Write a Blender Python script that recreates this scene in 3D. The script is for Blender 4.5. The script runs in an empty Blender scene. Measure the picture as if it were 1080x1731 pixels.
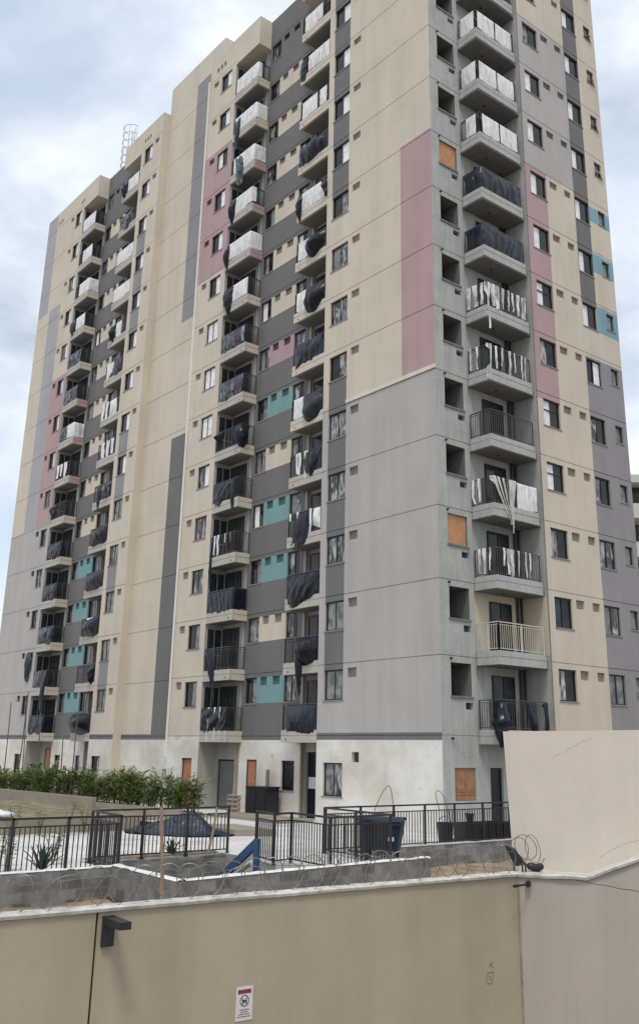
import bpy, bmesh, math, random
from mathutils import Vector, Matrix, noise
random.seed(7)
S = bpy.context.scene
COL = S.collection
R = math.radians
H = 2.8            # storey height; z = 0 is the joint above the ground floor
NF = 14            # storeys above the ground floor
GZ = -3.3          # paving level round the tower

# ------------------------------------------------------------------ materials
MATS = {}
def nt(name):
    m = bpy.data.materials.new(name); m.use_nodes = True
    n = m.node_tree; b = n.nodes['Principled BSDF']
    MATS[name] = m
    return m, n, b
def link(n, a, ao, b, bi): n.links.new(a.outputs[ao], b.inputs[bi])
def coords(n, scale=(1, 1, 1)):
    tc = n.nodes.new('ShaderNodeTexCoord'); mp = n.nodes.new('ShaderNodeMapping')
    mp.inputs['Scale'].default_value = scale
    n.links.new(tc.outputs['Object'], mp.inputs['Vector'])
    return mp
def noise_node(n, mp, scale, detail=4, rough=.6):
    t = n.nodes.new('ShaderNodeTexNoise'); t.inputs['Scale'].default_value = scale
    t.inputs['Detail'].default_value = detail; t.inputs['Roughness'].default_value = rough
    n.links.new(mp.outputs[0], t.inputs['Vector'])
    return t
def ramp(n, src, stops, out='Fac'):
    r = n.nodes.new('ShaderNodeValToRGB'); e = r.color_ramp.elements
    while len(e) < len(stops): e.new(.5)
    for i, (p, c) in enumerate(stops):
        e[i].position = p; e[i].color = (*c, 1) if len(c) == 3 else c
    n.links.new(src.outputs[out], r.inputs['Fac'])
    return r
def mixc(n, fac, a, b, mode='MIX'):
    m = n.nodes.new('ShaderNodeMix'); m.data_type = 'RGBA'; m.blend_type = mode
    for v, i in ((a, 6), (b, 7)):
        if isinstance(v, tuple): m.inputs[i].default_value = (*v, 1)
        else: n.links.new(v, m.inputs[i])
    if isinstance(fac, (int, float)): m.inputs[0].default_value = fac
    else: n.links.new(fac, m.inputs[0])
    return m.outputs[2]
def sc(c, k): return tuple(min(1, x * k) for x in c)
def bump(n, b, src, strength=.2, dist=.02):
    bp = n.nodes.new('ShaderNodeBump'); bp.inputs['Strength'].default_value = strength
    bp.inputs['Distance'].default_value = dist
    n.links.new(src, bp.inputs['Height']); n.links.new(bp.outputs[0], b.inputs['Normal'])
def paint(name, c, var=.05, rough=.75, streak=.085, blot=.065):
    """painted render: faint large blotches, rain streaks, fine grain"""
    m, n, b = nt(name)
    mp = coords(n)
    a = noise_node(n, mp, .45, 5); st = noise_node(n, coords(n, (.8, .8, .07)), 1.6, 5)
    fine = noise_node(n, mp, 28, 3)
    c1 = ramp(n, a, [(.3, sc(c, 1 - blot)), (.7, sc(c, 1 + blot))])
    s1 = ramp(n, st, [(.35, sc((1, 1, 1), 1 - streak)), (.6, (1, 1, 1))])
    f1 = ramp(n, fine, [(.3, sc((1, 1, 1), 1 - var)), (.7, (1, 1, 1))])
    o = mixc(n, 1.0, c1.outputs[0], s1.outputs[0], 'MULTIPLY')
    o = mixc(n, 1.0, o, f1.outputs[0], 'MULTIPLY')
    n.links.new(o, b.inputs['Base Color']); b.inputs['Roughness'].default_value = rough
    wv = noise_node(n, mp, 2.6, 5, .55); ma = n.nodes.new('ShaderNodeMath'); ma.operation = 'MULTIPLY_ADD'; ma.inputs[1].default_value = 6.0
    n.links.new(wv.outputs[0], ma.inputs[0]); n.links.new(fine.outputs[0], ma.inputs[2]); bump(n, b, ma.outputs[0], .22, .004)
    return m
CREAM = paint('paint_cream', (.58, .512, .418))
LGREY = paint('paint_light_grey', (.42, .395, .375))
DGREY = paint('paint_dark_grey', (.150, .145, .141))
MGREY = paint('paint_mid_grey', (.255, .247, .25))
VGREY = paint('paint_pale_violet', (.37, .355, .365))
PGREY = paint('paint_violet_grey', (.265, .250, .258))
PINK = paint('paint_pink', (.42, .285, .285))
TEAL = paint('paint_teal', (.175, .315, .325))
BLUE = paint('paint_blue', (.20, .345, .41))
TRIM = paint('paint_trim', (.66, .60, .50))
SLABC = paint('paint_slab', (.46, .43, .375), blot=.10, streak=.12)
SOFFIT = paint('shaded_soffit_plaster', (.20, .195, .18), blot=.12)  # underside shade of the balconies is put into this darker colour
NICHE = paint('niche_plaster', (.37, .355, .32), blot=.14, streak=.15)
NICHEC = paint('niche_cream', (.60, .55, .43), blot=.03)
WALLB = paint('boundary_paint', (.385, .328, .235), blot=.10, streak=.11, var=.05)
WALLC = paint('boundary_paint_pink', (.42, .375, .325), blot=.08, streak=.10, var=.06)
WALLU = paint('guardhouse_paint', (.62, .56, .48), blot=.09, streak=.07, var=.05)
FARB = paint('far_building_paint', (.56, .53, .47))
def concrete(name, c, blot=.22, scale=.9):
    m, n, b = nt(name); mp = coords(n)
    a = noise_node(n, mp, scale, 8, .65); g = noise_node(n, mp, 9, 5, .7)
    st = noise_node(n, coords(n, (3, 3, .25)), 1.3, 5)
    c1 = ramp(n, a, [(.3, sc(c, 1 - blot)), (.5, c), (.72, sc(c, 1 + blot * .7))])
    g1 = ramp(n, g, [(.3, (.86, .86, .86)), (.65, (1, 1, 1))])
    s1 = ramp(n, st, [(.32, (.8, .81, .80)), (.6, (1, 1, 1))])
    o = mixc(n, 1, c1.outputs[0], g1.outputs[0], 'MULTIPLY'); o = mixc(n, .8, o, s1.outputs[0], 'MULTIPLY')
    n.links.new(o, b.inputs['Base Color']); b.inputs['Roughness'].default_value = .85
    bump(n, b, g.outputs[0], .25, .01)
    return m
CONC = concrete('raw_concrete', (.43, .44, .415), blot=.16)
SHADEC = concrete('shaded_soffit_concrete', (.20, .20, .185))  # same concrete darkened: shade under the right face slabs painted in
OPENSHADE = concrete('opening_shade_concrete', (.17, .172, .158))  # concrete darkened to paint the shade inside the openings
CONCD = concrete('raw_concrete_dark', (.20, .20, .19))
def raw_plaster(name):
    m, n, b = nt(name); mp = coords(n)
    a = noise_node(n, coords(n, (.45, .45, .6)), .9, 5, .55); g = noise_node(n, mp, 3.2, 7, .7)
    v = noise_node(n, coords(n, (1, 1, .35)), .55, 6, .6)
    c1 = ramp(n, a, [(.36, (.56, .51, .44)), (.5, (.64, .60, .53)), (.64, (.72, .71, .67))])
    g1 = ramp(n, g, [(.27, (.62, .62, .62)), (.40, (.95, .95, .95)), (.7, (1, 1, 1))])
    v1 = ramp(n, v, [(.3, (.80, .81, .80)), (.47, (1, 1, 1))])
    o = mixc(n, 1, c1.outputs[0], g1.outputs[0], 'MULTIPLY'); o = mixc(n, 1, o, v1.outputs[0], 'MULTIPLY')
    pt = noise_node(n, coords(n, (1, 1, 1.3)), 1.35, 7, .62)
    pm = ramp(n, pt, [(.64, (0, 0, 0)), (.70, (1, 1, 1))]); o = mixc(n, pm.outputs[0], o, (.44, .43, .41))
    n.links.new(o, b.inputs['Base Color']); b.inputs['Roughness'].default_value = .9
    bump(n, b, g.outputs[0], .3, .01)
    return m
RAWP = raw_plaster('raw_plaster')
def simple(name, c, rough=.6, metal=0, var=.12, scale=12, spec=.5, bs=0):
    m, n, b = nt(name); mp = coords(n); g = noise_node(n, mp, scale, 4)
    r = ramp(n, g, [(.3, sc(c, 1 - var)), (.7, sc(c, 1 + var))])
    n.links.new(r.outputs[0], b.inputs['Base Color'])
    b.inputs['Roughness'].default_value = rough; b.inputs['Metallic'].default_value = metal
    b.inputs['Specular IOR Level'].default_value = spec
    if bs: bump(n, b, g.outputs[0], bs, .02)
    return m
DARKM = simple('dark_metal', (.022, .020, .020), .45)
RAILM = simple('railing_metal', (.060, .058, .055), .5)
RAILC = simple('railing_cream', (.55, .51, .43), .5)
FRAME = simple('window_frame', (.020, .017, .016), .45)
SILLM = simple('sill_stone', (.235, .22, .205), .8)
INNER = simple('room_dark', (.055, .055, .05), .9)
VENTM = simple('vent_inner', (.30, .265, .215), .8)
VENTT = simple('vent_inner_teal', (.09, .165, .17), .8)
VENTP = simple('vent_inner_pink', (.16, .07, .07), .8)
VENTG = simple('vent_inner_grey', (.24, .225, .21), .8)
VENTD = simple('vent_inner_dark', (.02, .02, .02), .9)
WHITEP = simple('white_pipe', (.72, .70, .66), .5)
PLY = simple('plywood', (.46, .235, .12), .7, var=.2, scale=3)
WOODS = simple('wood_shutter', (.30, .155, .075), .6, var=.25, scale=5)
DOORB = simple('door_brown', (.36, .15, .075), .6, var=.15, scale=2)
DOORG = simple('door_grey', (.15, .15, .142), .6)
DOORK = simple('door_black', (.008, .009, .014), .35)
STAKE = simple('stake_wood', (.29, .215, .145), .8, var=.25, scale=9)
POLEM = simple('pole_grey', (.10, .085, .07), .7)
WIRE = simple('razor_steel', (.22, .20, .175), .45, metal=.6, var=.3)
ROD = simple('rusty_rod', (.11, .075, .05), .7)
STEELB = simple('blue_steel', (.030, .075, .17), .45, var=.2)
DUMPM = simple('dark_blue_plastic', (.007, .022, .040), .45)
BLACKP = simple('black_plastic', (.012, .012, .015), .5)
LAMPM = simple('lamp_metal', (.014, .017, .022), .4)
SIGNW = simple('sign_white', (.62, .56, .56), .5, var=.04)
SIGNR = simple('sign_red', (.22, .022, .05), .5)
INK = simple('sign_ink', (.03, .028, .028), .7)
MARKM = simple('faded_mark', (.17, .15, .11), .9, var=.4, scale=40)
SHADEM = simple('painted_corner_shade', (.29, .25, .195), .9, var=.4, scale=4)  # colour standing in for the shade and grime of the wall corner
JOINTD = simple('joint_dark', (.02, .017, .013), .9)
MORTAR = simple('white_mortar', (.66, .65, .63), .85, var=.15, scale=6, bs=.5)
COPING = simple('coping_white', (.50, .475, .43), .8, var=.3, scale=5, bs=.4)
def paving():
    m, n, b = nt('white_paving'); mp = coords(n)
    a = noise_node(n, mp, .55, 7, .62); g = noise_node(n, mp, 5, 5, .7)
    c1 = ramp(n, a, [(.32, (.43, .42, .39)), (.48, (.62, .61, .58)), (.7, (.70, .69, .66))]); g1 = ramp(n, g, [(.3, (.86, .85, .83)), (.6, (1, 1, 1))])
    br = n.nodes.new('ShaderNodeTexBrick'); n.links.new(mp.outputs[0], br.inputs['Vector']); br.offset = 0
    br.inputs['Scale'].default_value = 1; br.inputs['Brick Width'].default_value = 2.4; br.inputs['Row Height'].default_value = 2.4; br.inputs['Mortar Size'].default_value = .012
    br.inputs['Color1'].default_value = (1, 1, 1, 1); br.inputs['Color2'].default_value = (.95, .95, .95, 1); br.inputs['Mortar'].default_value = (.5, .48, .45, 1)
    o = mixc(n, 1, c1.outputs[0], g1.outputs[0], 'MULTIPLY'); o = mixc(n, 1, o, br.outputs[0], 'MULTIPLY')
    n.links.new(o, b.inputs['Base Color']); b.inputs['Roughness'].default_value = .8; bump(n, b, g.outputs[0], .2, .01)
    return m
PAVE = paving()
SOIL = simple('brown_soil', (.26, .19, .125), .95, var=.45, scale=2.2, bs=.8)
GARDEN = simple('garden_soil', (.18, .155, .095), .95, var=.5, scale=1.6, bs=.6)
GROUND = simple('bare_ground', (.24, .20, .16), .95, var=.25, scale=.5)
PLANTW = simple('planter_wall', (.26, .225, .175), .85, var=.14, scale=1.2)
BRICK = simple('hollow_brick', (.36, .31, .25), .85, var=.2)
SACK = simple('white_sack', (.68, .67, .65), .7)
AGAVE = simple('agave_leaf', (.030, .075, .050), .5, var=.4, scale=3)
STEM = simple('plant_stem', (.10, .085, .045), .8)
LADDER = simple('ladder_steel', (.42, .46, .48), .5)
CRACKM = simple('crack_line', (.49, .435, .365), .9)
def glass(name, c, rough=.07):
    m, n, b = nt(name); mp = coords(n); g = noise_node(n, mp, 1.6, 3)
    r = ramp(n, g, [(.35, sc(c, .6)), (.65, sc(c, 1.4))])
    n.links.new(r.outputs[0], b.inputs['Base Color']); b.inputs['Roughness'].default_value = rough
    b.inputs['IOR'].default_value = 1.45; b.inputs['Specular IOR Level'].default_value = .32
    return m
GLASS = glass('window_glass', (.016, .017, .018))
GLASSB = glass('door_glass', (.032, .040, .043))
def film(name, lo, hi, t0, t1, scale=2.4, rough=.3, stretch=(1, 1, 1)):
    """protective plastic film on a pane: crinkled pale areas over dark glass; differs from object to object"""
    m, n, b = nt(name)
    tc = n.nodes.new('ShaderNodeTexCoord'); oi = n.nodes.new('ShaderNodeObjectInfo')
    ad = n.nodes.new('ShaderNodeVectorMath'); ad.operation = 'ADD'
    mu = n.nodes.new('ShaderNodeMath'); mu.operation = 'MULTIPLY'; mu.inputs[1].default_value = 37.0
    n.links.new(oi.outputs['Random'], mu.inputs[0])
    n.links.new(tc.outputs['Object'], ad.inputs[0]); n.links.new(mu.outputs[0], ad.inputs[1])
    t = n.nodes.new('ShaderNodeTexNoise'); t.inputs['Scale'].default_value = scale; t.inputs['Detail'].default_value = 5
    t.inputs['Distortion'].default_value = 1.1
    mq = n.nodes.new('ShaderNodeMapping'); mq.inputs['Scale'].default_value = stretch
    n.links.new(ad.outputs[0], mq.inputs['Vector']); n.links.new(mq.outputs[0], t.inputs['Vector'])
    r = ramp(n, t, [(t0, lo), (t1, hi)])
    n.links.new(r.outputs[0], b.inputs['Base Color']); b.inputs['Roughness'].default_value = rough
    bump(n, b, t.outputs[0], .6, .03)
    return m
FILMW = film('film_white', (.60, .60, .60), (.84, .84, .83), .25, .6, 3.0, .35)
FILMC = film('film_crumpled', (.035, .035, .035), (.50, .50, .49), .44, .68, 2.6, .3, (1.6, 1.6, .55))
FILMD = film('film_dim', (.10, .10, .098), (.26, .26, .25), .4, .65, 1.6, .3)
def cloth_mat(name, lo, hi, rough, bs=.3, scale=1.6, stretch=(1, 1, 1), spec=.5, t=(.35, .66)):
    m, n, b = nt(name); mp = coords(n, stretch)
    a = noise_node(n, mp, scale, 4, .5); a.inputs['Distortion'].default_value = 1.2
    f = noise_node(n, coords(n, (1, 1, .35)), 6.5, 3, .5); f.inputs['Distortion'].default_value = .7
    r = ramp(n, a, [(t[0], lo), (t[1], hi)])
    n.links.new(r.outputs[0], b.inputs['Base Color']); b.inputs['Roughness'].default_value = rough
    b.inputs['Specular IOR Level'].default_value = spec
    bump(n, b, f.outputs[0], bs, .08)
    return m
TARP = cloth_mat('black_tarp', (.004, .006, .011), (.009, .012, .021), .27, .45, spec=.30)
TARPD = cloth_mat('dusty_tarp', (.007, .010, .017), (.024, .030, .043), .32, .45, spec=.32)
SHEET = cloth_mat('white_sheet', (.47, .47, .46), (.74, .74, .73), .6, .35, 2.2, (2.5, 2.5, .5), t=(.3, .55))
MIXED = cloth_mat('glint_streaked_tarp', (.007, .010, .019), (.25, .27, .30), .34, .5, 1.7, (4, 4, .8), t=(.50, .70))  # pale streaks are sky reflections painted into the black plastic
HEAPM = cloth_mat('heap_tarp', (.006, .010, .019), (.024, .036, .060), .32, .6, 1.4)
def veil():
    m, n, b = nt('white_veil'); mp = coords(n, (3, 3, .6)); g = noise_node(n, mp, 2.0, 4)
    r = ramp(n, g, [(.35, (.42, .42, .41)), (.6, (.74, .74, .73))]); n.links.new(r.outputs[0], b.inputs['Base Color'])
    a = ramp(n, g, [(.36, (.35, .35, .35)), (.58, (.95, .95, .95))]); n.links.new(a.outputs[0], b.inputs['Alpha']); b.inputs['Roughness'].default_value = .5
    return m
VEIL = veil()
GATHER = cloth_mat('gathered_sheet', (.36, .345, .31), (.60, .58, .54), .6, .35, 2.2, (2.5, 2.5, .5), t=(.3, .6))
def leafmat():
    m, n, b = nt('leaf_green'); oi = n.nodes.new('ShaderNodeTexCoord'); t = n.nodes.new('ShaderNodeTexNoise')
    t.inputs['Scale'].default_value = 1.7; t.inputs['Detail'].default_value = 6
    n.links.new(oi.outputs['Object'], t.inputs['Vector'])
    r = ramp(n, t, [(.3, (.040, .066, .015)), (.5, (.095, .142, .028)), (.7, (.18, .215, .055))])
    n.links.new(r.outputs[0], b.inputs['Base Color']); b.inputs['Roughness'].default_value = .5
    return m
LEAF = leafmat()
def blockmat():
    m, n, b = nt('concrete_block'); mp = coords(n)
    # masonry laid in the vertical plane: u = x + y runs along any axis-aligned wall
    sp = n.nodes.new('ShaderNodeSeparateXYZ'); n.links.new(mp.outputs[0], sp.inputs[0])
    ad = n.nodes.new('ShaderNodeMath'); ad.operation = 'ADD'
    n.links.new(sp.outputs[0], ad.inputs[0]); n.links.new(sp.outputs[1], ad.inputs[1])
    cb = n.nodes.new('ShaderNodeCombineXYZ'); n.links.new(ad.outputs[0], cb.inputs[0]); n.links.new(sp.outputs[2], cb.inputs[1])
    br = n.nodes.new('ShaderNodeTexBrick'); n.links.new(cb.outputs[0], br.inputs['Vector'])
    br.inputs['Scale'].default_value = 1; br.inputs['Brick Width'].default_value = .4; br.inputs['Row Height'].default_value = .2
    br.inputs['Mortar Size'].default_value = .010; br.inputs['Bias'].default_value = -.1
    br.inputs['Color1'].default_value = (.15, .148, .135, 1); br.inputs['Color2'].default_value = (.29, .285, .265, 1)
    br.inputs['Mortar'].default_value = (.24, .235, .22, 1)
    g = noise_node(n, mp, 2.2, 7, .7)
    g1 = ramp(n, g, [(.3, (.5, .5, .48)), (.6, (1, 1, 1))])
    o = mixc(n, 1, br.outputs[0], g1.outputs[0], 'MULTIPLY')
    n.links.new(o, b.inputs['Base Color']); b.inputs['Roughness'].default_value = .95
    bump(n, b, br.outputs['Fac'], -.5, .02)
    return m
BLOCK = blockmat()

# ------------------------------------------------------------------ mesh helpers
class MB:
    def __init__(s): s.v = []; s.f = []; s.m = []
    def quad(s, a, b, c, d, mi=0):
        k = len(s.v); s.v += [tuple(a), tuple(b), tuple(c), tuple(d)]; s.f.append((k, k + 1, k + 2, k + 3)); s.m.append(mi)
    def poly(s, pts, mi=0):
        k = len(s.v); s.v += [tuple(p) for p in pts]; s.f.append(tuple(range(k, k + len(pts)))); s.m.append(mi)
    def box(s, x0, x1, y0, y1, z0, z1, mi=0):
        k = len(s.v)
        s.v += [(x, y, z) for z in (z0, z1) for y in (y0, y1) for x in (x0, x1)]
        for f in ((0, 2, 3, 1), (4, 5, 7, 6), (0, 1, 5, 4), (2, 6, 7, 3), (0, 4, 6, 2), (1, 3, 7, 5)):
            s.f.append(tuple(k + i for i in f)); s.m.append(mi)
    def prism(s, pts, z0, z1, mi=0, mtop=None):
        n = len(pts); k = len(s.v)
        s.v += [(p[0], p[1], z0) for p in pts] + [(p[0], p[1], z1) for p in pts]
        s.f.append(tuple(k + n + i for i in range(n))); s.m.append(mi if mtop is None else mtop)
        s.f.append(tuple(k + i for i in reversed(range(n)))); s.m.append(mi)
        for i in range(n):
            j = (i + 1) % n; s.f.append((k + i, k + j, k + n + j, k + n + i)); s.m.append(mi)
    def bar(s, a, b, w, h=None, mi=0, up=(0, 0, 1)):
        """square bar from a to b"""
        h = h or w; a = Vector(a); b = Vector(b); d = (b - a).normalized()
        u = Vector(up)
        if abs(d.dot(u)) > .95: u = Vector((1, 0, 0))
        r = d.cross(u).normalized() * (w / 2); t = r.cross(d).normalized() * (h / 2)
        k = len(s.v)
        for p in (a, b): s.v += [tuple(p - r - t), tuple(p + r - t), tuple(p + r + t), tuple(p - r + t)]
        for f in ((3, 2, 1, 0), (4, 5, 6, 7), (0, 1, 5, 4), (1, 2, 6, 5), (2, 3, 7, 6), (3, 0, 4, 7)):
            s.f.append(tuple(k + i for i in f)); s.m.append(mi)
    def tube(s, pts, r, n=6, mi=0, close=False, cap=True):
        pts = [Vector(p) for p in pts]; rings = []; N = len(pts)
        prev = None
        for i, p in enumerate(pts):
            if close: d = pts[(i + 1) % N] - pts[i - 1]
            else: d = pts[min(i + 1, N - 1)] - pts[max(i - 1, 0)]
            d.normalize()
            if prev is None:
                u = Vector((0, 0, 1)) if abs(d.z) < .9 else Vector((1, 0, 0))
                a = d.cross(u).normalized()
            else: a = (prev - d * prev.dot(d)).normalized()
            prev = a; b = d.cross(a)
            rr = r[i] if isinstance(r, (list, tuple)) else r
            k = len(s.v); rings.append(k)
            s.v += [tuple(p + (a * math.cos(2 * math.pi * j / n) + b * math.sin(2 * math.pi * j / n)) * rr) for j in range(n)]
        for i in range(N if close else N - 1):
            k, l = rings[i], rings[(i + 1) % N]
            for j in range(n):
                s.f.append((k + j, k + (j + 1) % n, l + (j + 1) % n, l + j)); s.m.append(mi)
        if cap and not close:
            s.f.append(tuple(reversed([rings[0] + j for j in range(n)]))); s.m.append(mi)
            s.f.append(tuple(rings[-1] + j for j in range(n))); s.m.append(mi)
    def grid(s, fn, nu, nv, mi=0):
        k = len(s.v)
        for j in range(nv + 1):
            for i in range(nu + 1): s.v.append(tuple(fn(i / nu, j / nv)))
        for j in range(nv):
            for i in range(nu):
                a = k + j * (nu + 1) + i
                s.f.append((a, a + 1, a + nu + 2, a + nu + 1)); s.m.append(mi)
    def mesh(s, name, mats, smooth=False):
        me = bpy.data.meshes.new(name); me.from_pydata(s.v, [], s.f)
        for m in (mats if isinstance(mats, (list, tuple)) else [mats]): me.materials.append(m)
        me.polygons.foreach_set('material_index', s.m)
        if smooth: me.polygons.foreach_set('use_smooth', [True] * len(s.f))
        me.update()
        return me
    def build(s, name, mats, parent=None, loc=(0, 0, 0), rz=0, smooth=False):
        return put(name, s.mesh(name, mats, smooth), parent, loc, rz)
def put(name, me, parent=None, loc=(0, 0, 0), rz=0):
    o = bpy.data.objects.new(name, me); COL.objects.link(o)
    o.location = loc; o.rotation_euler = (0, 0, rz)
    if parent is not None: o.parent = parent
    return o
def tag(o, label, cat, group=None):
    o['label'] = label; o['category'] = cat
    if group: o['group'] = group
    return o
def thing(name, label, cat, loc=(0, 0, 0), rz=0, group=None):
    return tag(put(name, None, None, loc, rz), label, cat, group)
def struct(name, mb, mats, smooth=False):
    o = mb.build(name, mats, smooth=smooth); o['kind'] = 'structure'; return o

def facade(name, parent, O, U, N, us, zs, cell, mats, extra_depth=None):
    """a wall sheet cut into cells; each cell has a depth behind the plane and a material, so holes, niches and grooves are real relief"""
    O = Vector(O); U = Vector(U); N = Vector(N); mb = MB()
    us = sorted(set(round(u, 4) for u in us)); zs = sorted(set(round(z, 4) for z in zs))
    P = lambda u, z, d: O + U * u + Vector((0, 0, z)) - N * d
    nu, nz = len(us) - 1, len(zs) - 1
    D = [[None] * nz for _ in range(nu)]
    for i in range(nu):
        for j in range(nz):
            D[i][j] = cell((us[i] + us[i + 1]) / 2, (zs[j] + zs[j + 1]) / 2)
    for i in range(nu):
        for j in range(nz):
            c = D[i][j]
            if c is None: continue
            u0, u1, z0, z1 = us[i], us[i + 1], zs[j], zs[j + 1]; d, m = c[0], c[1]
            mb.quad(P(u0, z0, d), P(u1, z0, d), P(u1, z1, d), P(u0, z1, d), m)
            if i + 1 < nu and D[i + 1][j] and abs(D[i + 1][j][0] - d) > 1e-5:
                e = D[i + 1][j]; mm = m if (d < e[0]) != (abs(d - e[0]) > 1) else e[1]
                mb.quad(P(u1, z0, d), P(u1, z0, e[0]), P(u1, z1, e[0]), P(u1, z1, d), mm)
            if j + 1 < nz and D[i][j + 1] and abs(D[i][j + 1][0] - d) > 1e-5:
                e = D[i][j + 1]; mm = m if (d < e[0]) != (abs(d - e[0]) > 1) else e[1]
                mb.quad(P(u0, z1, d), P(u1, z1, d), P(u1, z1, e[0]), P(u0, z1, e[0]), mm)
    return mb.build(name, mats, parent)

# ------------------------------------------------------------------ the tower
tower = thing('apartment_tower', 'tall unfinished apartment tower painted in cream, grey, pink and teal panels', 'apartment building', (0, 0, GZ))
def tp(z): return z - GZ
class TP:                                   # parts are given in world z; the tower's base is at GZ
    pass
_put0 = put
def put(name, me, parent=None, loc=(0, 0, 0), rz=0):
    if parent is tower: loc = (loc[0], loc[1], loc[2] - GZ)
    return _put0(name, me, parent, loc, rz)
JW = .017                                   # half height of the floor joints
WZ0, WZ1 = 1.36, 2.57                       # sill and head above the floor joint
VZ0, VZ1 = 2.22, 2.60
def zlist(extra=(), top=40.9, bottom=GZ, per=()):
    z = [bottom, top, 0]
    for k in range(0, NF + 1):
        z += [k * H - JW, k * H + JW]
        if k < NF:
            for p in per: z.append(k * H + p)
    return [q for q in list(z) + list(extra) if bottom - 1e-6 <= q <= top + 1e-6]
def isjoint(z): 
    k = round(z / H); return 0 <= k <= NF and abs(z - k * H) < JW
def fl(z): k = math.floor(z / H); return k, z - k * H
PER = (WZ0, WZ1, VZ0, VZ1)
HOLE = .16
# ground floor relief: lists of (u0,u1,z0,z1,depth,mat)
def mk_cell(zone, wins, vents, ground=(), kmin=0, kmax=13, gmat=None, wmat=None):
    def cell(u, z):
        for (a, b, c, d, dep, m) in ground:
            if a < u < b and c < z < d: return (dep, m)
        m = zone(u, z); k, r = fl(z)
        if kmin <= k <= kmax and z > 0:
            for a, b in wins:
                if a < u < b and WZ0 < r < WZ1: return (HOLE, wmat)
            for a, b in vents:
                if a < u < b and VZ0 < r < VZ1: return (.14, m)
        if isjoint(z) and z < 39.6: return (.03, m)
        return (0, m)
    return cell
FM = [CREAM, LGREY, DGREY, MGREY, PGREY, PINK, TEAL, BLUE, RAWP, CONC, INNER, NICHE, JOINTD, CONCD, VGREY, OPENSHADE]
iCR, iLG, iDG, iMG, iPG, iPK, iTL, iBL, iRP, iCO, iIN, iNI, iJD = range(13)
iVG = 14; iOC = 15
BAND = (-.17, .10)
LU = (1, 0, 0); LN = (0, -1, 0)
# section nearest the corner
W1 = (-6.69, -5.47); V1 = (-5.20, -4.65)
def z_s1(u, z):
    if z < BAND[0]: return iRP
    if z < BAND[1]: return iDG
    if W1[0] < u < W1[1]:
        if WZ0 < z < 5 * H + WZ0 or z > 8 * H + WZ1: return iDG if z > WZ0 else iLG
    if z < 14.1: return iLG
    if u > -1.9 and z < 25.3: return iPK
    return iCR
G1 = [(-6.66, -5.46, -2.3, -1.04, .16, iIN), (-4.90, -4.47, -1.0, -.62, .16, iIN)]
zs = zlist(list(BAND) + [14.1, 25.3, -2.3, -1.04, -1.0, -.62, 5 * H + WZ0, 8 * H + WZ1], per=PER)
facade('facade_wall', tower, (0, 0, 0), LU, LN, [-7.1, 0, -1.9, *W1, *V1, -6.66, -5.46, -4.90, -4.47], zs,
       mk_cell(z_s1, [W1], [V1], G1, wmat=iIN), FM)
# section between the white downpipe and the first balcony column
W4 = (-17.75, -16.60); V4 = (-18.62, -18.08)
def z_s4(u, z):
    if z < -.05 - .25 * noise.noise(Vector((u * 1.3, 0, 3))): return iRP
    if 25.2 < z < 33.6: return iPK
    return iCR
G4 = [(-17.64, -16.68, -3.3, -1.02, .18, iIN)]
TV4 = [(-18.36 + .40 * i, -18.12 + .40 * i, 39.62, 39.98, .15, iIN) for i in range(3)]
zs4 = zlist([25.2, 33.6, -1.02, 39.62, 39.98, -.3, -.2, -.1, -.05], per=PER)
us4 = [-19.05, -16.12, *W4, *V4, -17.64, -16.68] + [q for t in TV4 for q in t[:2]]
facade('facade_wall', tower, (0, 0, 0), LU, LN, us4, zs4, mk_cell(z_s4, [W4], [V4], G4 + TV4, wmat=iIN), FM)
# set back stair strip
def z_s5(u, z):
    if z < BAND[0]: return iRP
    if z < BAND[1]: return iDG
    if u > -21.75 and z < 16.5: return iDG
    if u > -21.55 and z > 23.8: return iMG if z < 41 else iCR
    return iCR
facade('facade_wall', tower, (0, .5, 0), LU, LN, [-25.05, -21.75, -21.55, -19.05], zlist(list(BAND) + [16.5, 23.8, 40.97], top=42.75),
       mk_cell(z_s5, [], []), FM)
# left wing, right hand section
WD = (-27.50, -26.33); VD = (-26.04, -25.50)
SPD = [(10, 11), (9, 10), (8, 9), (5, 6), (4, 5), (2, 3), (0, 1)]
def z_d(u, z):
    if z < BAND[0]: return iRP
    if z < BAND[1]: return iDG
    if WD[0] < u < WD[1]:
        for a, b in SPD:
            if a * H + WZ1 < z < b * H + WZ0: return iMG
    return iCR
GD = [(-27.5, -26.4, -2.5, -1.06, .16, iIN)]
TVD = [(-28.1 + .36 * i + .5, -27.88 + .36 * i + .5, 39.55, 39.88, .15, iIN) for i in range(3)]
facade('facade_wall', tower, (0, 0, 0), LU, LN, [-27.95, -25.05, *WD, *VD, -27.5, -26.4] + [q for t in TVD for q in t[:2]],
       zlist(list(BAND) + [-2.5, -1.06, 39.55, 39.88], top=40.7, per=PER), mk_cell(z_d, [WD], [VD], GD + TVD, wmat=iIN), FM)
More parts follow.
